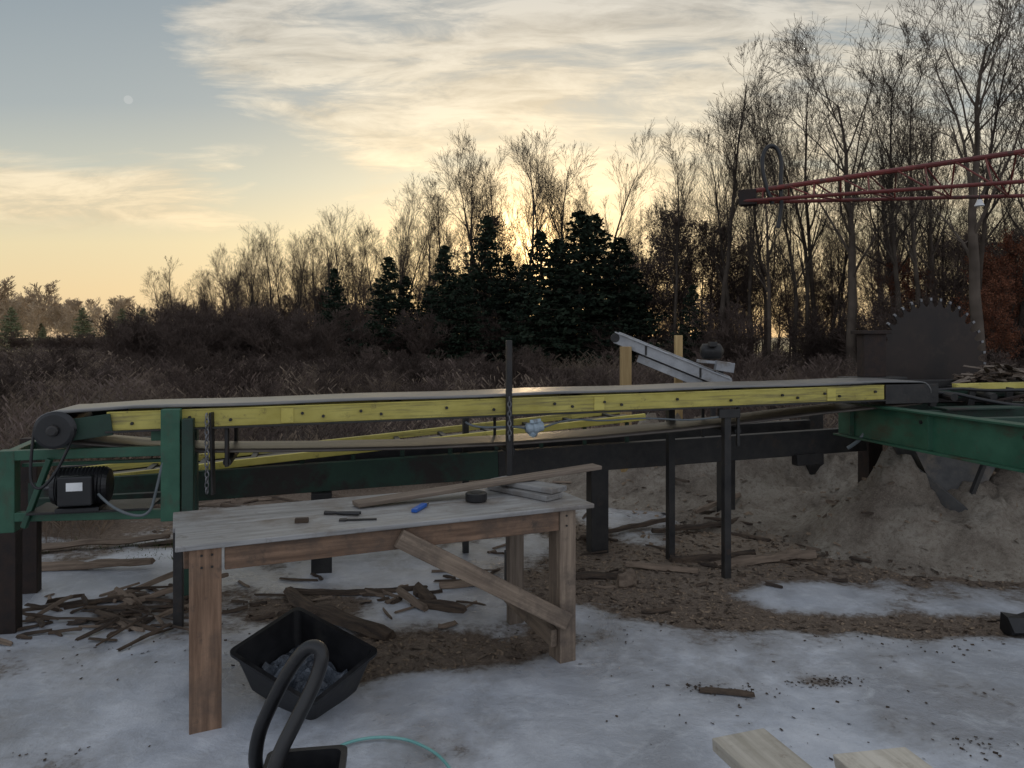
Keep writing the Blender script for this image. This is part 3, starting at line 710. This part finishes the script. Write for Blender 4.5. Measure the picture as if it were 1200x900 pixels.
pmesh('disc', vs, fs, M['blade'], sbl, mw=mw)
# bright carbide tips
xv = Vector((math.cos(math.radians(10)), math.sin(math.radians(10)), 0))
for k in range(nt_):
    a = 2 * math.pi * (k + .60) / nt_
    rd = xv * math.cos(a) + Vector((0, 0, math.sin(a)))
    beam('tooth_tip', cc + rd * (R * .965) , cc + rd * (R * 1.012), .018, .020, M['chainm'], sbl, bevel=.001)
lathe('collar', cc + ax * .004, cc + ax * .06, [(0, .07), (.3, .085), (.7, .085), (1, .07)], M['rust'], sbl)
cyl('arbor', cc + ax * .01, cc + ax * .7, .03, M['black'], sbl)
beam('arbor_bearing', cc + ax * .35 + Vector((0, 0, -.3)), cc + ax * .35 + Vector((0, 0, .05)), .12, .12, M['black'], sbl)
bk = empty('bark_pile')
for i in range(120):
    x = random.gauss(3.92, .20); zt = 1.295 + .14 * math.exp(-((x - 3.95) / .22) ** 2) * random.random()
    slab(x, random.gauss(6.12, .06) + (x - 4) * .15, random.uniform(.03, .17), random.uniform(.02, .05), random.uniform(-1, 1), .012, random.gauss(0, .3), random.choice([M['bark'], M['bark'], M['woodd']]), bk, z=zt)
hp = empty('sawdust_chute')
def frust(name, c0, a0, b0, c1, a1, b1, mat, parent, th=.006):
    V = []
    for c_, a, b_ in ((c0, a0, b0), (c1, a1, b1)):
        for sx_, sy_ in ((-1, -1), (1, -1), (1, 1), (-1, 1)):
            V.append((c_[0] + sx_ * a / 2, c_[1] + sy_ * b_ / 2, c_[2]))
    F = [(0, 1, 5, 4), (1, 2, 6, 5), (2, 3, 7, 6), (3, 0, 4, 7)]
    o = pmesh(name, V, F, mat, parent)
    sd = o.modifiers.new('s', 'SOLIDIFY'); sd.thickness = th
    return o
chm = make_mat('dusty_chute_steel', (.05, .05, .052), (.12, .115, .11), .7, 6, (1, 1, 1), .2, c3=(.2, .16, .12), s3=4, lo3=.5, hi3=.7)
frust('chute_body', (3.52, 6.15, .92), .85, .5, (3.44, 5.9, .30), .20, .22, chm, hp)
beam('chute_side', (3.05, 5.9, .66), (3.42, 5.62, .28), .03, .12, chm, hp)
beam('chute_brace', (3.72, 5.8, .86), (3.42, 5.66, .35), .03, .04, M['black'], hp)

# ---------------------------------------------------------------- small incline conveyor behind
ic = empty('incline_conveyor')
a_, b2 = Vector((1.10, 8.0, 1.64)), Vector((2.24, 7.7, 1.16))
dd = (b2 - a_).normalized(); sd_ = Vector((0.26, .96, 0)).normalized()
for k, t in enumerate((0, .34)):
    beam('side_rail_%d' % k, a_ + sd_ * t, b2 + sd_ * t, .03, .11, M['alu'], ic)
    beam('rail_lip_%d' % k, a_ + sd_ * (t - .01) + Vector((0, 0, .062)), b2 + sd_ * (t - .01) + Vector((0, 0, .062)), .06, .012, M['alu'], ic)
beam('bed', a_ + sd_ * .17 + Vector((0, 0, .0)), b2 + sd_ * .17, .30, .02, M['alu'], ic)
beam('under_pan', a_ + sd_ * .17 + dd * .25 - Vector((0, 0, .12)), b2 + sd_ * .17 - Vector((0, 0, .12)), .26, .08, M['alu'], ic)
for k in range(6):
    p = a_ + dd * (.15 + .18 * k)
    beam('flight_%d' % k, p + sd_ * .03 + Vector((0, 0, .03)), p + sd_ * .31 + Vector((0, 0, .03)), .02, .05, M['black'], ic)
for k in (1, 4):
    p = a_ + dd * (.15 + .2 * k)
    beam('rib_%d' % k, p - sd_ * .018 + Vector((0, 0, -.05)), p - sd_ * .018 + Vector((0, 0, .05)), .02, .015, M['black'], ic)
cyl('end_roller', a_ - sd_ * .02, a_ + sd_ * .36, .05, M['black'], ic)
lathe('drive_motor', Vector((1.98, 7.9, 1.50)), Vector((2.22, 7.9, 1.50)), [(0, .03), (.06, .06), (.12, .08), (.5, .083), (.85, .08), (.92, .06), (1, .03)], M['black'], ic)
beam('motor_terminal_box', (2.05, 7.82, 1.575), (2.13, 7.82, 1.575), .08, .05, M['black'], ic)
beam('motor_mount', (1.95, 7.9, 1.40), (2.28, 7.85, 1.37), .2, .03, M['alu'], ic)
beam('control_box', (2.10, 7.75, 1.36), (2.28, 7.74, 1.33), .12, .1, M['alu'], ic)
beam('strut', (2.1, 7.85, 1.3), (2.1, 7.85, 0), .05, .05, M['black'], ic)
beam('strut_b', (2.25, 8.1, 1.3), (2.25, 8.1, 0), .05, .05, M['black'], ic)
for i, (x, y, z) in enumerate(((1.20, 7.93, 1.55), (1.85, 8.35, 1.67))):
    o = beam('wooden_post', (x, y, -.01), (x, y, z), .11 if i == 0 else .08, .11 if i == 0 else .08, M['post'], None)

# ---------------------------------------------------------------- red boom
bm = empty('red_boom_crane')
T0 = Vector((2.47, 8.0, 3.16)); T1 = Vector((8.4, 5.42, 3.62)); L0 = (T1 - T0)
side = Vector((.4, .92, 0)).normalized()
def chord(f, which):
    if which == 0: return T0 + L0 * f + Vector((0, 0, .03 + .03 * f))
    sg = -1 if which == 1 else 1
    return T0 + L0 * f + Vector((0, 0, -.07 - .38 * min(1, f * 1.6))) + side * sg * (.05 + .55 * min(1, f * 1.6))
for wch in (0, 1, 2):
    pts = [chord(f, wch) for f in np.linspace(0, 1, 9)]
    for i in range(8): cyl('chord', pts[i], pts[i + 1], .026 if wch == 0 else .019, M['red'], bm, 8)
fsq = np.linspace(.03, 1, 26)
for i in range(len(fsq) - 1):
    f0, f1 = fsq[i], fsq[i + 1]
    cyl('lace', chord(f0, 0), chord(f1 if i % 2 else f0, 1), .009, M['red'], bm, 6)
    cyl('lace', chord(f0, 0), chord(f0 if i % 2 else f1, 2), .009, M['red'], bm, 6)
    if i % 2 == 0: cyl('lace', chord(f0, 1), chord(f1, 2), .009, M['red'], bm, 6)
beam('boom_head', T0 + Vector((-.04, .02, -.03)), T0 + Vector((.12, -.05, -.03)), .14, .16, M['rust'], bm)
cyl('mast', (8.4, 5.42, -.01), (8.4, 5.42, 4.2), .12, M['red'], bm)
cyl('mast_stay', (8.4, 5.42, 4.15), chord(.5, 0), .015, M['red'], bm, 8)
tube('hose_loop', [(2.74, 7.9, 3.05), (2.66, 7.9, 3.25), (2.62, 7.9, 3.50), (2.68, 7.9, 3.66), (2.78, 7.9, 3.66), (2.84, 7.9, 3.50), (2.82, 7.9, 3.25), (2.84, 7.9, 3.0), (2.80, 7.9, 2.8)], .023, M['plastic'], bm)
wi = empty('work_light'); wi.parent = bm
cyl('wire', (4.42, 7.1, 3.18), (4.42, 7.1, 2.95), .004, M['plastic'], wi, 6)
lathe('shade', (4.42, 7.1, 2.95), (4.42, 7.1, 2.89), [(0, .02), (.5, .03), (1, .045)], M['white'], wi, 14)

# ---------------------------------------------------------------- foreground things
tb = empty('black_tub')
def rrect(a, b_, r, n=5):
    pts = []
    for cx, cy, st_ in ((a / 2 - r, b_ / 2 - r, 0), (-a / 2 + r, b_ / 2 - r, 90), (-a / 2 + r, -b_ / 2 + r, 180), (a / 2 - r, -b_ / 2 + r, 270)):
        for k in range(n + 1):
            an = math.radians(st_ + 90 * k / n); pts.append((cx + r * math.cos(an), cy + r * math.sin(an)))
    return pts
rings = [(.40, .30, 0, .03), (.45, .34, .09, .035), (.50, .38, .185, .03), (.535, .415, .187, .035), (.535, .415, .20, .035), (.495, .375, .20, .03), (.44, .33, .09, .035), (.39, .29, .012, .03)]
V = []; F = []
for a, b_, z, r in rings: V += [(x, y, z) for x, y in rrect(a, b_, r)]
n = 24
for i in range(len(rings) - 1):
    for k in range(n): F.append((i * n + k, i * n + (k + 1) % n, (i + 1) * n + (k + 1) % n, (i + 1) * n + k))
F.append(tuple(range(n - 1, -1, -1))); F.append(tuple((len(rings) - 1) * n + k for k in range(n)))
mw = Matrix.Translation((-.95, 3.44, .045)) @ Matrix.Rotation(math.radians(-30), 4, 'Z') @ Matrix.Rotation(math.radians(12), 4, 'Y') @ Matrix.Rotation(math.radians(12), 4, 'X')
pmesh('tub_shell', V, F, M['plastic'], tb, mw=mw)
icem = make_mat('crumpled_plastic', (.04, .045, .055), (.14, .16, .19), .25, 9, (1, 1, 1), .8)
V = []; F = []
for j in range(15):
    for i in range(19):
        V.append((-.19 + .38 * i / 18, -.14 + .28 * j / 14, .05 + .05 * noise.fractal(Vector((i * .4, j * .4, 2)), .7, 2, 4)))
for j in range(14):
    for i in range(18): F.append((j * 19 + i, j * 19 + i + 1, (j + 1) * 19 + i + 1, (j + 1) * 19 + i))
pmesh('plastic_sheet', V, F, icem, tb, mw=mw)

sv_ = empty('hand_cart')
tube('grip_handle', [(-.80, 2.50, .10), (-.845, 2.46, .22), (-.825, 2.43, .36), (-.77, 2.42, .48), (-.705, 2.40, .60), (-.645, 2.39, .672), (-.595, 2.38, .655), (-.615, 2.36, .57), (-.665, 2.32, .47), (-.715, 2.28, .37), (-.735, 2.26, .26), (-.70, 2.30, .2)], .023, M['plastic'], sv_, res=10)
V = []; F = []
rings = [(.20, .24, .06, .03), (.24, .28, .09, .04), (.24, .28, .24, .03), (.26, .30, .245, .03), (.26, .30, .265, .03), (.22, .26, .265, .03), (.20, .24, .12, .03)]
for a, b_, z, r in rings: V += [(x, y, z) for x, y in rrect(a, b_, r)]
for i in range(len(rings) - 1):
    for k in range(n): F.append((i * n + k, i * n + (k + 1) % n, (i + 1) * n + (k + 1) % n, (i + 1) * n + k))
F.append(tuple(range(n - 1, -1, -1))); F.append(tuple((len(rings) - 1) * n + k for k in range(n)))
pmesh('tray', V, F, M['plastic'], sv_, mw=Matrix.Translation((-.66, 2.37, .01)) @ Matrix.Rotation(.15, 4, 'Z'))
for sx_ in (-.83, -.50):
    lathe('wheel', (sx_, 2.3, .08), (sx_ + .035, 2.3, .08), [(0, .06), (.2, .08), (.8, .08), (1, .06)], M['plastic'], sv_, 20)
cyl('axle', (-.82, 2.3, .08), (-.48, 2.3, .08), .01, M['chainm'], sv_, 8)
tube('garden_hose', [(-.78, 2.75, .03), (-.72, 2.95, .03), (-.60, 3.04, .03), (-.45, 3.04, .03), (-.34, 2.97, .03), (-.26, 2.88, .03), (-.18, 2.7, .03), (-.05, 2.3, .03)], .006, M['teal'])

ls = empty('lumber_stack')
def lb(nm, x, y, wd, z, L, ang, th=.04):
    d_ = Vector((math.sin(ang), -math.cos(ang), 0))
    beam(nm, Vector((x, y, z)), Vector((x, y, z)) + d_ * L, wd, th, M['fresh'], ls, jitter=.003)
lb('board_1', .745, 2.47, .20, .33, 1.3, .30)
lb('board_2', 1.14, 2.40, .25, .31, 1.3, .22)
lb('board_3', .80, 2.30, .22, .285, 1.2, .33)
beam('bearer_1', (.55, 2.0, .20), (1.6, 2.15, .20), .09, .12, M['woodd'], ls)
beam('bearer_2', (.75, 1.3, .20), (1.8, 1.45, .20), .09, .12, M['woodd'], ls)
beam('bearer_3', (.62, 2.0, .07), (.72, 1.3, .07), .12, .14, M['woodd'], ls)
beam('bearer_4', (1.52, 2.12, .07), (1.7, 1.4, .07), .12, .14, M['woodd'], ls)

# ---------------------------------------------------------------- vegetation
def tubes(segs, nside):
    A = np.array([s_[0] for s_ in segs]); B = np.array([s_[1] for s_ in segs])
    R0 = np.array([s_[2] for s_ in segs]); R1 = np.array([s_[3] for s_ in segs])
    D = B - A; D /= np.linalg.norm(D, axis=1)[:, None] + 1e-9
    ref = np.where(np.abs(D[:, 2:3]) < .9, np.array([[0, 0, 1.]]), np.array([[1., 0, 0]]))
    U = np.cross(D, ref); U /= np.linalg.norm(U, axis=1)[:, None]; Vv = np.cross(D, U)
    an = 2 * np.pi * np.arange(nside) / nside
    ring = np.cos(an)[None, :, None] * U[:, None] + np.sin(an)[None, :, None] * Vv[:, None]
    P0 = A[:, None] + ring * R0[:, None, None]; P1 = B[:, None] + ring * R1[:, None, None]
    V = np.concatenate([P0, P1], 1).reshape(-1, 3)
    k = np.arange(nside); q = np.stack([k, (k + 1) % nside, nside + (k + 1) % nside, nside + k], 1)
    F = (np.arange(len(segs)) * 2 * nside)[:, None, None] + q[None]
    return V, F.reshape(-1, 4)

def leaf_quads(cent, size, rs):
    n = len(cent); a = rs.normal(size=(n, 3)); a /= np.linalg.norm(a, axis=1)[:, None]
    b_ = rs.normal(size=(n, 3)); b_ = np.cross(a, b_); b_ /= np.linalg.norm(b_, axis=1)[:, None]
    s_ = (size * rs.uniform(.5, 1.3, n))[:, None]
    V = np.stack([cent - a * s_, cent - b_ * s_ * .6, cent + a * s_, cent + b_ * s_ * .6], 1).reshape(-1, 3)
    return V, np.arange(4 * n).reshape(-1, 4)

def gen_tree(name, seed, H=10, r0=.13, spread=.75, first=.3, kids=(2, 1.5, 1.4, 1.5), ratio=(.42, .55, .6, .6), maxlev=4, upl=(.02, .09, .07, .05, .03), mat=None, leaves=0, leafmat=None, leafsize=.07, stems=1, minr=.007):
    Rn = random.Random(seed); big = []; small = []; lp = []
    nst = (13, 7, 5, 3, 2)
    def grow(p, d, L, r, lev):
        nn = nst[lev]; step = L / nn
        wob = (.05, .10, .11, .11, .10)[lev]
        for i in range(nn):
            d = (d + Vector((Rn.gauss(0, wob), Rn.gauss(0, wob), Rn.gauss(0, wob * .6) + upl[lev]))).normalized()
            q = p + d * step * Rn.uniform(.85, 1.15)
            ra = r * (1 - .85 * i / nn); rb = r * (1 - .85 * (i + 1) / nn)
            ra = max(ra, minr); rb = max(rb, minr * .7)
            (big if lev <= 1 else small).append((tuple(p), tuple(q + d * .01), ra, rb))
            fr = i / nn
            if lev < maxlev and fr >= (first if lev == 0 else .12):
                k = kids[lev]; k = int(k) + (1 if Rn.random() < k - int(k) else 0)
                for _ in range(k):
                    ax = Vector((Rn.gauss(0, 1), Rn.gauss(0, 1), Rn.gauss(0, 1))).cross(d)
                    if ax.length < 1e-3: continue
                    ax.normalize()
                    dd_ = (Matrix.Rotation(Rn.uniform(.45, 1.0) * spread * (1.25 - .5 * fr), 3, ax) @ d)
                    env = (1.15 - .60 * fr) if lev == 0 else (1.1 - .55 * fr)
                    grow(q, dd_, L * ratio[lev] * env * Rn.uniform(.6, 1.15), max(rb * Rn.uniform(.35, .6), minr), lev + 1)
            if leaves and lev >= maxlev - 1:
                for _ in range(leaves):
                    lp.append(tuple(q + Vector((Rn.gauss(0, .1), Rn.gauss(0, .1), Rn.gauss(0, .1)))))
            p = q
    for s_ in range(stems):
        if stems == 1: grow(Vector((0, 0, -.1)), Vector((Rn.gauss(0, .03), Rn.gauss(0, .03), 1)).normalized(), H, r0, 0)
        else: grow(Vector((Rn.gauss(0, .25), Rn.gauss(0, .25), -.05)), Vector((Rn.gauss(0, .35), Rn.gauss(0, .35), 1)).normalized(), H * Rn.uniform(.6, 1.05), r0, 0)
    V1, F1 = tubes(big, 6 if stems == 1 else 3); V2, F2 = tubes(small, 3)
    V = np.concatenate([V1, V2]); F = np.concatenate([F1, F2 + len(V1)]); mats = [mat or M['treebark']]
    nb = len(F)
    if leaves:
        V3, F3 = leaf_quads(np.array(lp), leafsize, np.random.default_rng(seed))
        F = np.concatenate([F, F3 + len(V)]); V = np.concatenate([V, V3]); mats.append(leafmat)
    zmax = V[:, 2].max(); V = V * (H / zmax)
    me = np_mesh(name, V, F, mats)
    if leaves:
        mi = np.zeros(len(F), dtype=np.int32); mi[nb:] = 1; me.polygons.foreach_set('material_index', mi)
    return me

def gen_spruce(name, seed, H=7, Rr=1.9, mat=None):
    rs = np.random.default_rng(seed); segs = [((0, 0, -.1), (0, 0, H * .97), .09, .01)]; cent = []
    z = .25
    while z < H:
        fr = z / H; nb = int(5 + 5 * (1 - fr))
        for k in range(nb):
            a = rs.uniform(0, 6.283); L = Rr * ((1 - fr) ** .8) * rs.uniform(.4, 1.2) + .06
            dr = np.array([math.cos(a), math.sin(a), 0]); p0 = np.array([0, 0, z + rs.uniform(-.05, .05)])
            prev = p0
            ns = max(2, int(L / .16))
            for i in range(1, ns + 1):
                t = i / ns; p = p0 + dr * L * t + np.array([0, 0, -.30 * L * t * (1 - .45 * t) + .12 * L * t * t])
                segs.append((tuple(prev), tuple(p), .012, .008)); prev = p
                m_ = 5 if t > .3 else 1
                side_ = np.cross(dr, [0, 0, 1])
                for _ in range(m_):
                    cent.append(p + side_ * rs.normal(0, .10 + .12 * L * (1 - t) * .5) + np.array([0, 0, rs.normal(-.03, .04)]) + dr * rs.normal(0, .05))
        z += .14 + .08 * (1 - fr)
    cent.append(np.array([0, 0, H]))
    V1, F1 = tubes(segs, 3)
    V2, F2 = leaf_quads(np.array(cent), .10, rs)
    me = np_mesh(name, np.concatenate([V1, V2]), np.concatenate([F1, F2 + len(V1)]), [M['treebark'], mat or M['needle']])
    mi = np.zeros(len(F1) + len(F2), dtype=np.int32); mi[len(F1):] = 1; me.polygons.foreach_set('material_index', mi)
    return me

bare = [gen_tree('bare_tree_mesh', 10 + i, 12, .14, spread=.70, first=.28, kids=(2, 1.4, 1.35, 1.3), ratio=(.36, .58, .62, .62), minr=.006) for i in range(5)]
tall = [gen_tree('tall_tree_mesh', 30 + i, 13, .14, spread=.60, first=.36, kids=(1.8, 1.3, 1.3, 1.3), ratio=(.30, .55, .62, .62), minr=.006) for i in range(3)]
oak = [gen_tree('oak_mesh', 50 + i, 13, .26, spread=.95, first=.24, kids=(1.8, 1.5, 1.45, 1.4), ratio=(.48, .58, .62, .62), minr=.007) for i in range(2)]
leafy = [gen_tree('leafy_mesh', 60 + i, 7, .09, spread=.85, first=.15, kids=(2, 1.3, 1.3, 1.0), ratio=(.42, .55, .6, .5), leaves=2 if i == 0 else 1, leafmat=M['leaf'] if i == 0 else M['leaf2'], leafsize=.06) for i in range(2)]
small = [gen_tree('understory_mesh', 70 + i, 6, .045, spread=.8, first=.08, kids=(1.7, 1.4, 1.35, 1.1), ratio=(.38, .6, .62, .62), mat=M['treebark2'], minr=.007) for i in range(3)]
shrub = [gen_tree('shrub_mesh', 80 + i, 2.6, .02, spread=.8, first=.1, kids=(1.3, 1.3, 1.1, 0), ratio=(.45, .6, .6, .5), maxlev=3, stems=8, mat=M['treebark2'], minr=.0065) for i in range(3)]
farb = [gen_tree('far_tree_mesh', 90 + i, 9, .12, spread=.8, first=.15, kids=(2, 1.5, 1.5, 0), ratio=(.4, .55, .6, .6), maxlev=3, mat=M['hazebark'], minr=.032) for i in range(2)]
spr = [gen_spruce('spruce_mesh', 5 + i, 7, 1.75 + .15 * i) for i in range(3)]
farc_ = gen_spruce('far_conifer_mesh', 15, 7, 2.4, M['hazeneedle'])

def inst(name, me, x, y, H, H0, wide=1.0, parent=None, rot=None):
    o = bpy.data.objects.new(name, me); s_ = H / H0
    o.scale = (s_ * wide, s_ * wide, s_); o.location = (x, y, 0); o.rotation_euler = (random.gauss(0, .02), random.gauss(0, .02), random.uniform(0, 6.28) if rot is None else rot)
    return link(o, parent)

RR = random.Random(3)
heroes = [(13.6, 22, 13.8, 'o'), (13.6, 26, 12.9, 'b'), (12.3, 27, 13.7, 'o'), (11.25, 30, 12.6, 'b'), (8.35, 30, 13.8, 't'), (8.9, 31, 11.5, 'b'),
          (6.9, 32, 10.9, 'b'), (13.9, 34, 14.6, 't'), (18.2, 32, 13.8, 'b'), (16.8, 25, 13.4, 't'), (18.9, 26, 14.8, 'b'), (10.5, 33, 12.0, 't'), (15.4, 28, 13.6, 'b'),
          (14.9, 24, 12.2, 't'), (12.2, 31, 12.8, 'b'), (9.9, 29, 11.0, 'b'), (16, 31, 13.5, 'o'), (11.8, 35, 13.5, 'b'),
          (5.2, 38, 10.7, 'b'), (4.1, 40, 12.5, 't'), (3.3, 41, 12.2, 'b'), (2.6, 41, 12.7, 't'), (1.9, 42, 13.6, 'b'), (.7, 40, 12.5, 't'), (-.3, 42, 12.0, 'b'), (-1.2, 42, 12.8, 'b'), (-1.9, 41, 12.4, 't'),
          (-2.6, 42, 11.6, 'b'), (-4.0, 44, 11.2, 'b'), (-5.9, 40, 10.7, 'b'), (-6.6, 43, 9.5, 't'), (-8.2, 45, 9.3, 'b'), (-10.2, 44, 9.6, 'b'), (-11.8, 48, 9.1, 't'),
          (-12.8, 49, 8.8, 'b'), (-14.2, 50, 8.9, 'b'), (-15.9, 50, 9.4, 'b'), (-17.2, 51, 8.7, 'b'), (-18.3, 52, 8.9, 'b'), (-20.9, 55, 7.9, 'b'), (-24.9, 60, 7.0, 'b'), (-22.8, 57, 6.8, 'b'), (-19.6, 54, 8.4, 'b')]
for x, y, H, k in heroes:
    lst, H0 = {'o': (oak, 13), 'b': (bare, 12), 't': (tall, 13)}[k]
    inst('bare_tree', RR.choice(lst), x, y, H, H0)
for x, y, H, wd in ((-9.1, 38, 5.1, 1.1), (-6.1, 36, 5.5, 1.3), (-5.2, 37, 4.6, 1.3), (-3.1, 36, 6.0, 1.2), (-1.5, 38, 7.7, 1.15), (-.2, 36, 5.6, 1.3), (1.35, 34, 6.4, 1.3), (3.0, 33, 7.2, 1.45), (4.7, 33, 6.0, 1.6), (3.9, 35, 7.3, 1.35), (2.1, 36, 6.3, 1.3), (7.2, 30, 3.7, 1.1), (-2.2, 35, 4.6, 1.4), (.6, 37, 5.2, 1.4), (-4.2, 38, 4.2, 1.5), (5.6, 35, 4.8, 1.5)):
    inst('spruce_tree', RR.choice(spr), x, y, H, 7, wd)
for x, y, H, k in ((17.6, 27, 5.8, 0), (16.3, 24.5, 4.8, 0), (19, 25, 6.4, 0), (14.9, 23.5, 3.6, 0), (6.6, 36, 8.0, 1), (7.6, 35, 7.4, 1), (9.2, 36, 7.4, 1), (-2.4, 42, 8.8, 1), (11, 36, 7.3, 1), (14.8, 30, 5.2, 0)):
    inst('oak_tree', leafy[k], x, y, H, 7)

fo = empty('background_forest')
def topH(x):
    if x < -27: return 4.4
    if x < -8: return 5.6 + (x + 27) / 19 * 2.4
    if x < 6: return 8.2
    return 8.8
def lineY(x):
    return 44 - max(0, x - 0) * .75 + max(0, -x - 5) * .55 if x < 16 else 31
for i in range(92):
    x = RR.uniform(-27, 26); y = lineY(x) + RR.uniform(1, 16)
    inst('forest_tree', RR.choice(bare + tall), x * (y / max(20, lineY(x))) ** .6, y, topH(x) * RR.uniform(.9, 1.3), 12.5, 1.0, fo)
for i in range(130):
    x = RR.uniform(-26, 24); y = lineY(x) + RR.uniform(-4, 10)
    if x > 5 and y < 24: y = 25
    inst('understory', RR.choice(small), x, y, topH(x) * RR.uniform(.45, .82), 6, 1.25, fo)
for i in range(130):
    x = RR.uniform(-24, 20); y = lineY(x) - RR.uniform(3, 9)
    inst('thicket', RR.choice(shrub), x, max(y, 20), RR.uniform(1.4, 3.3), 2.6, 1.5, fo)
for i in range(28):
    inst('thicket', RR.choice(shrub), RR.uniform(-17, -8), RR.uniform(32, 38), RR.uniform(2.0, 3.4), 2.6, 1.5, fo)
ft = empty('distant_treeline')
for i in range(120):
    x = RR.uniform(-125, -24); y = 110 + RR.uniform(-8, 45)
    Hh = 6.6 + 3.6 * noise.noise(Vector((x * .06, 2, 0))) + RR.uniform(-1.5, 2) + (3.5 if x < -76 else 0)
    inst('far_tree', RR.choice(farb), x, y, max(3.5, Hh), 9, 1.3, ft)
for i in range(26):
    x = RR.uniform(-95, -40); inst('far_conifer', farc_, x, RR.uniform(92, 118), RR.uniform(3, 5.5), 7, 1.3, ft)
for i in range(45):
    inst('far_brush', RR.choice(shrub), RR.uniform(-70, -20), RR.uniform(58, 85), RR.uniform(1.4, 2.4), 2.6, 2.2, ft)

# weeds
def weed_mesh(name, seed, n, size, hmin, hmax, wd, mat, heads=True):
    rs = np.random.default_rng(seed); V = []; F = []; k = 0
    for _ in range(n):
        x, y = rs.uniform(-size / 2, size / 2, 2); h = rs.uniform(hmin, hmax) * (.75 + .7 * noise.noise(Vector((x * 1.2, y * 1.2, seed)))); lean = rs.normal(0, .22, 2); a = rs.uniform(0, 3.14)
        dx, dy = math.cos(a) * wd / 2, math.sin(a) * wd / 2
        pts = []
        for f in (0, .5, 1):
            cx = x + lean[0] * h * f * f * 1.3; cy = y + lean[1] * h * f * f * 1.3; ww = 1 - .55 * f
            pts += [(cx - dx * ww, cy - dy * ww, h * f - .02), (cx + dx * ww, cy + dy * ww, h * f - .02)]
        V += pts; F += [(k, k + 1, k + 3, k + 2), (k + 2, k + 3, k + 5, k + 4)]; k += 6
        if heads and rs.random() < .6:
            for _b in range(4):
                f = rs.uniform(.45, 1); cx = x + lean[0] * h * f * f * 1.3; cy = y + lean[1] * h * f * f * 1.3
                b_ = rs.uniform(.03, .15); aa = rs.uniform(0, 6.28); ex, ey = cx + b_ * math.cos(aa), cy + b_ * math.sin(aa); z0 = h * f; z1 = z0 + b_ * .9
                V += [(cx, cy, z0), (ex, ey, z1), (ex + .012, ey + .012, z1 + .03), (cx, cy, z0 + wd)]; F.append((k, k + 1, k + 2, k + 3)); k += 4
    return np_mesh(name, V, F, mat)
wm = [weed_mesh('weeds_mesh', i, 560, 3, .25, 1.0, .008, M['weed'] if i % 2 else M['weed2']) for i in range(4)]
wfar = [weed_mesh('weeds_far_mesh', 20 + i, 560, 3, .35, .95, .014, M['weed'] if i % 2 else M['weed2']) for i in range(2)]
wf = empty('dry_weed_field')
yy = 10.2
while yy < 62:
    stp = 2.4 + (yy - 10) * .07
    xx = -yy * .78 - 2
    while xx < yy * .78 + 2:
        if yy < lineY(xx) + 6:
            o = bpy.data.objects.new('weeds', RR.choice(wm if yy < 22 else wfar)); s_ = stp / 2.6
            o.location = (xx + RR.uniform(-.4, .4), yy + RR.uniform(-.4, .4), 0); o.rotation_euler = (0, 0, RR.uniform(0, 6.28)); o.scale = (s_, s_, RR.uniform(.5, 1.15))
            link(o, wf)
        xx += stp
    yy += stp
for i in range(70):
    inst('weed_bush', RR.choice(shrub), RR.uniform(-18, 14), RR.uniform(12.0, 28), RR.uniform(.7, 1.5), 2.6, 1.6, wf)
gmh = weed_mesh('grass_mesh', 99, 900, 1.0, .02, .07, .005, M['grass'], False)
o = bpy.data.objects.new('grass_patch', gmh); o.location = (-2.95, 5.75, .01); o.scale = (1.3, .5, 1); link(o)
dw = weed_mesh('dead_grass_mesh', 98, 500, 1.4, .05, .4, .006, M['weed'], True)
dg = empty('dead_grass')
for x, y in ((-4.2, 7.6), (-3, 8.4), (-1.6, 8.8), (-.2, 9), (-5, 9), (-2.4, 9.3), (.8, 9.6), (-5.6, 7.6), (-4.2, 6.6), (4.8, 9.4), (6, 9), (3.4, 9.8), (7, 9.6)):
    o = bpy.data.objects.new('tuft', dw); o.location = (x, y, 0); o.rotation_euler = (0, 0, RR.uniform(0, 6)); link(o, dg)
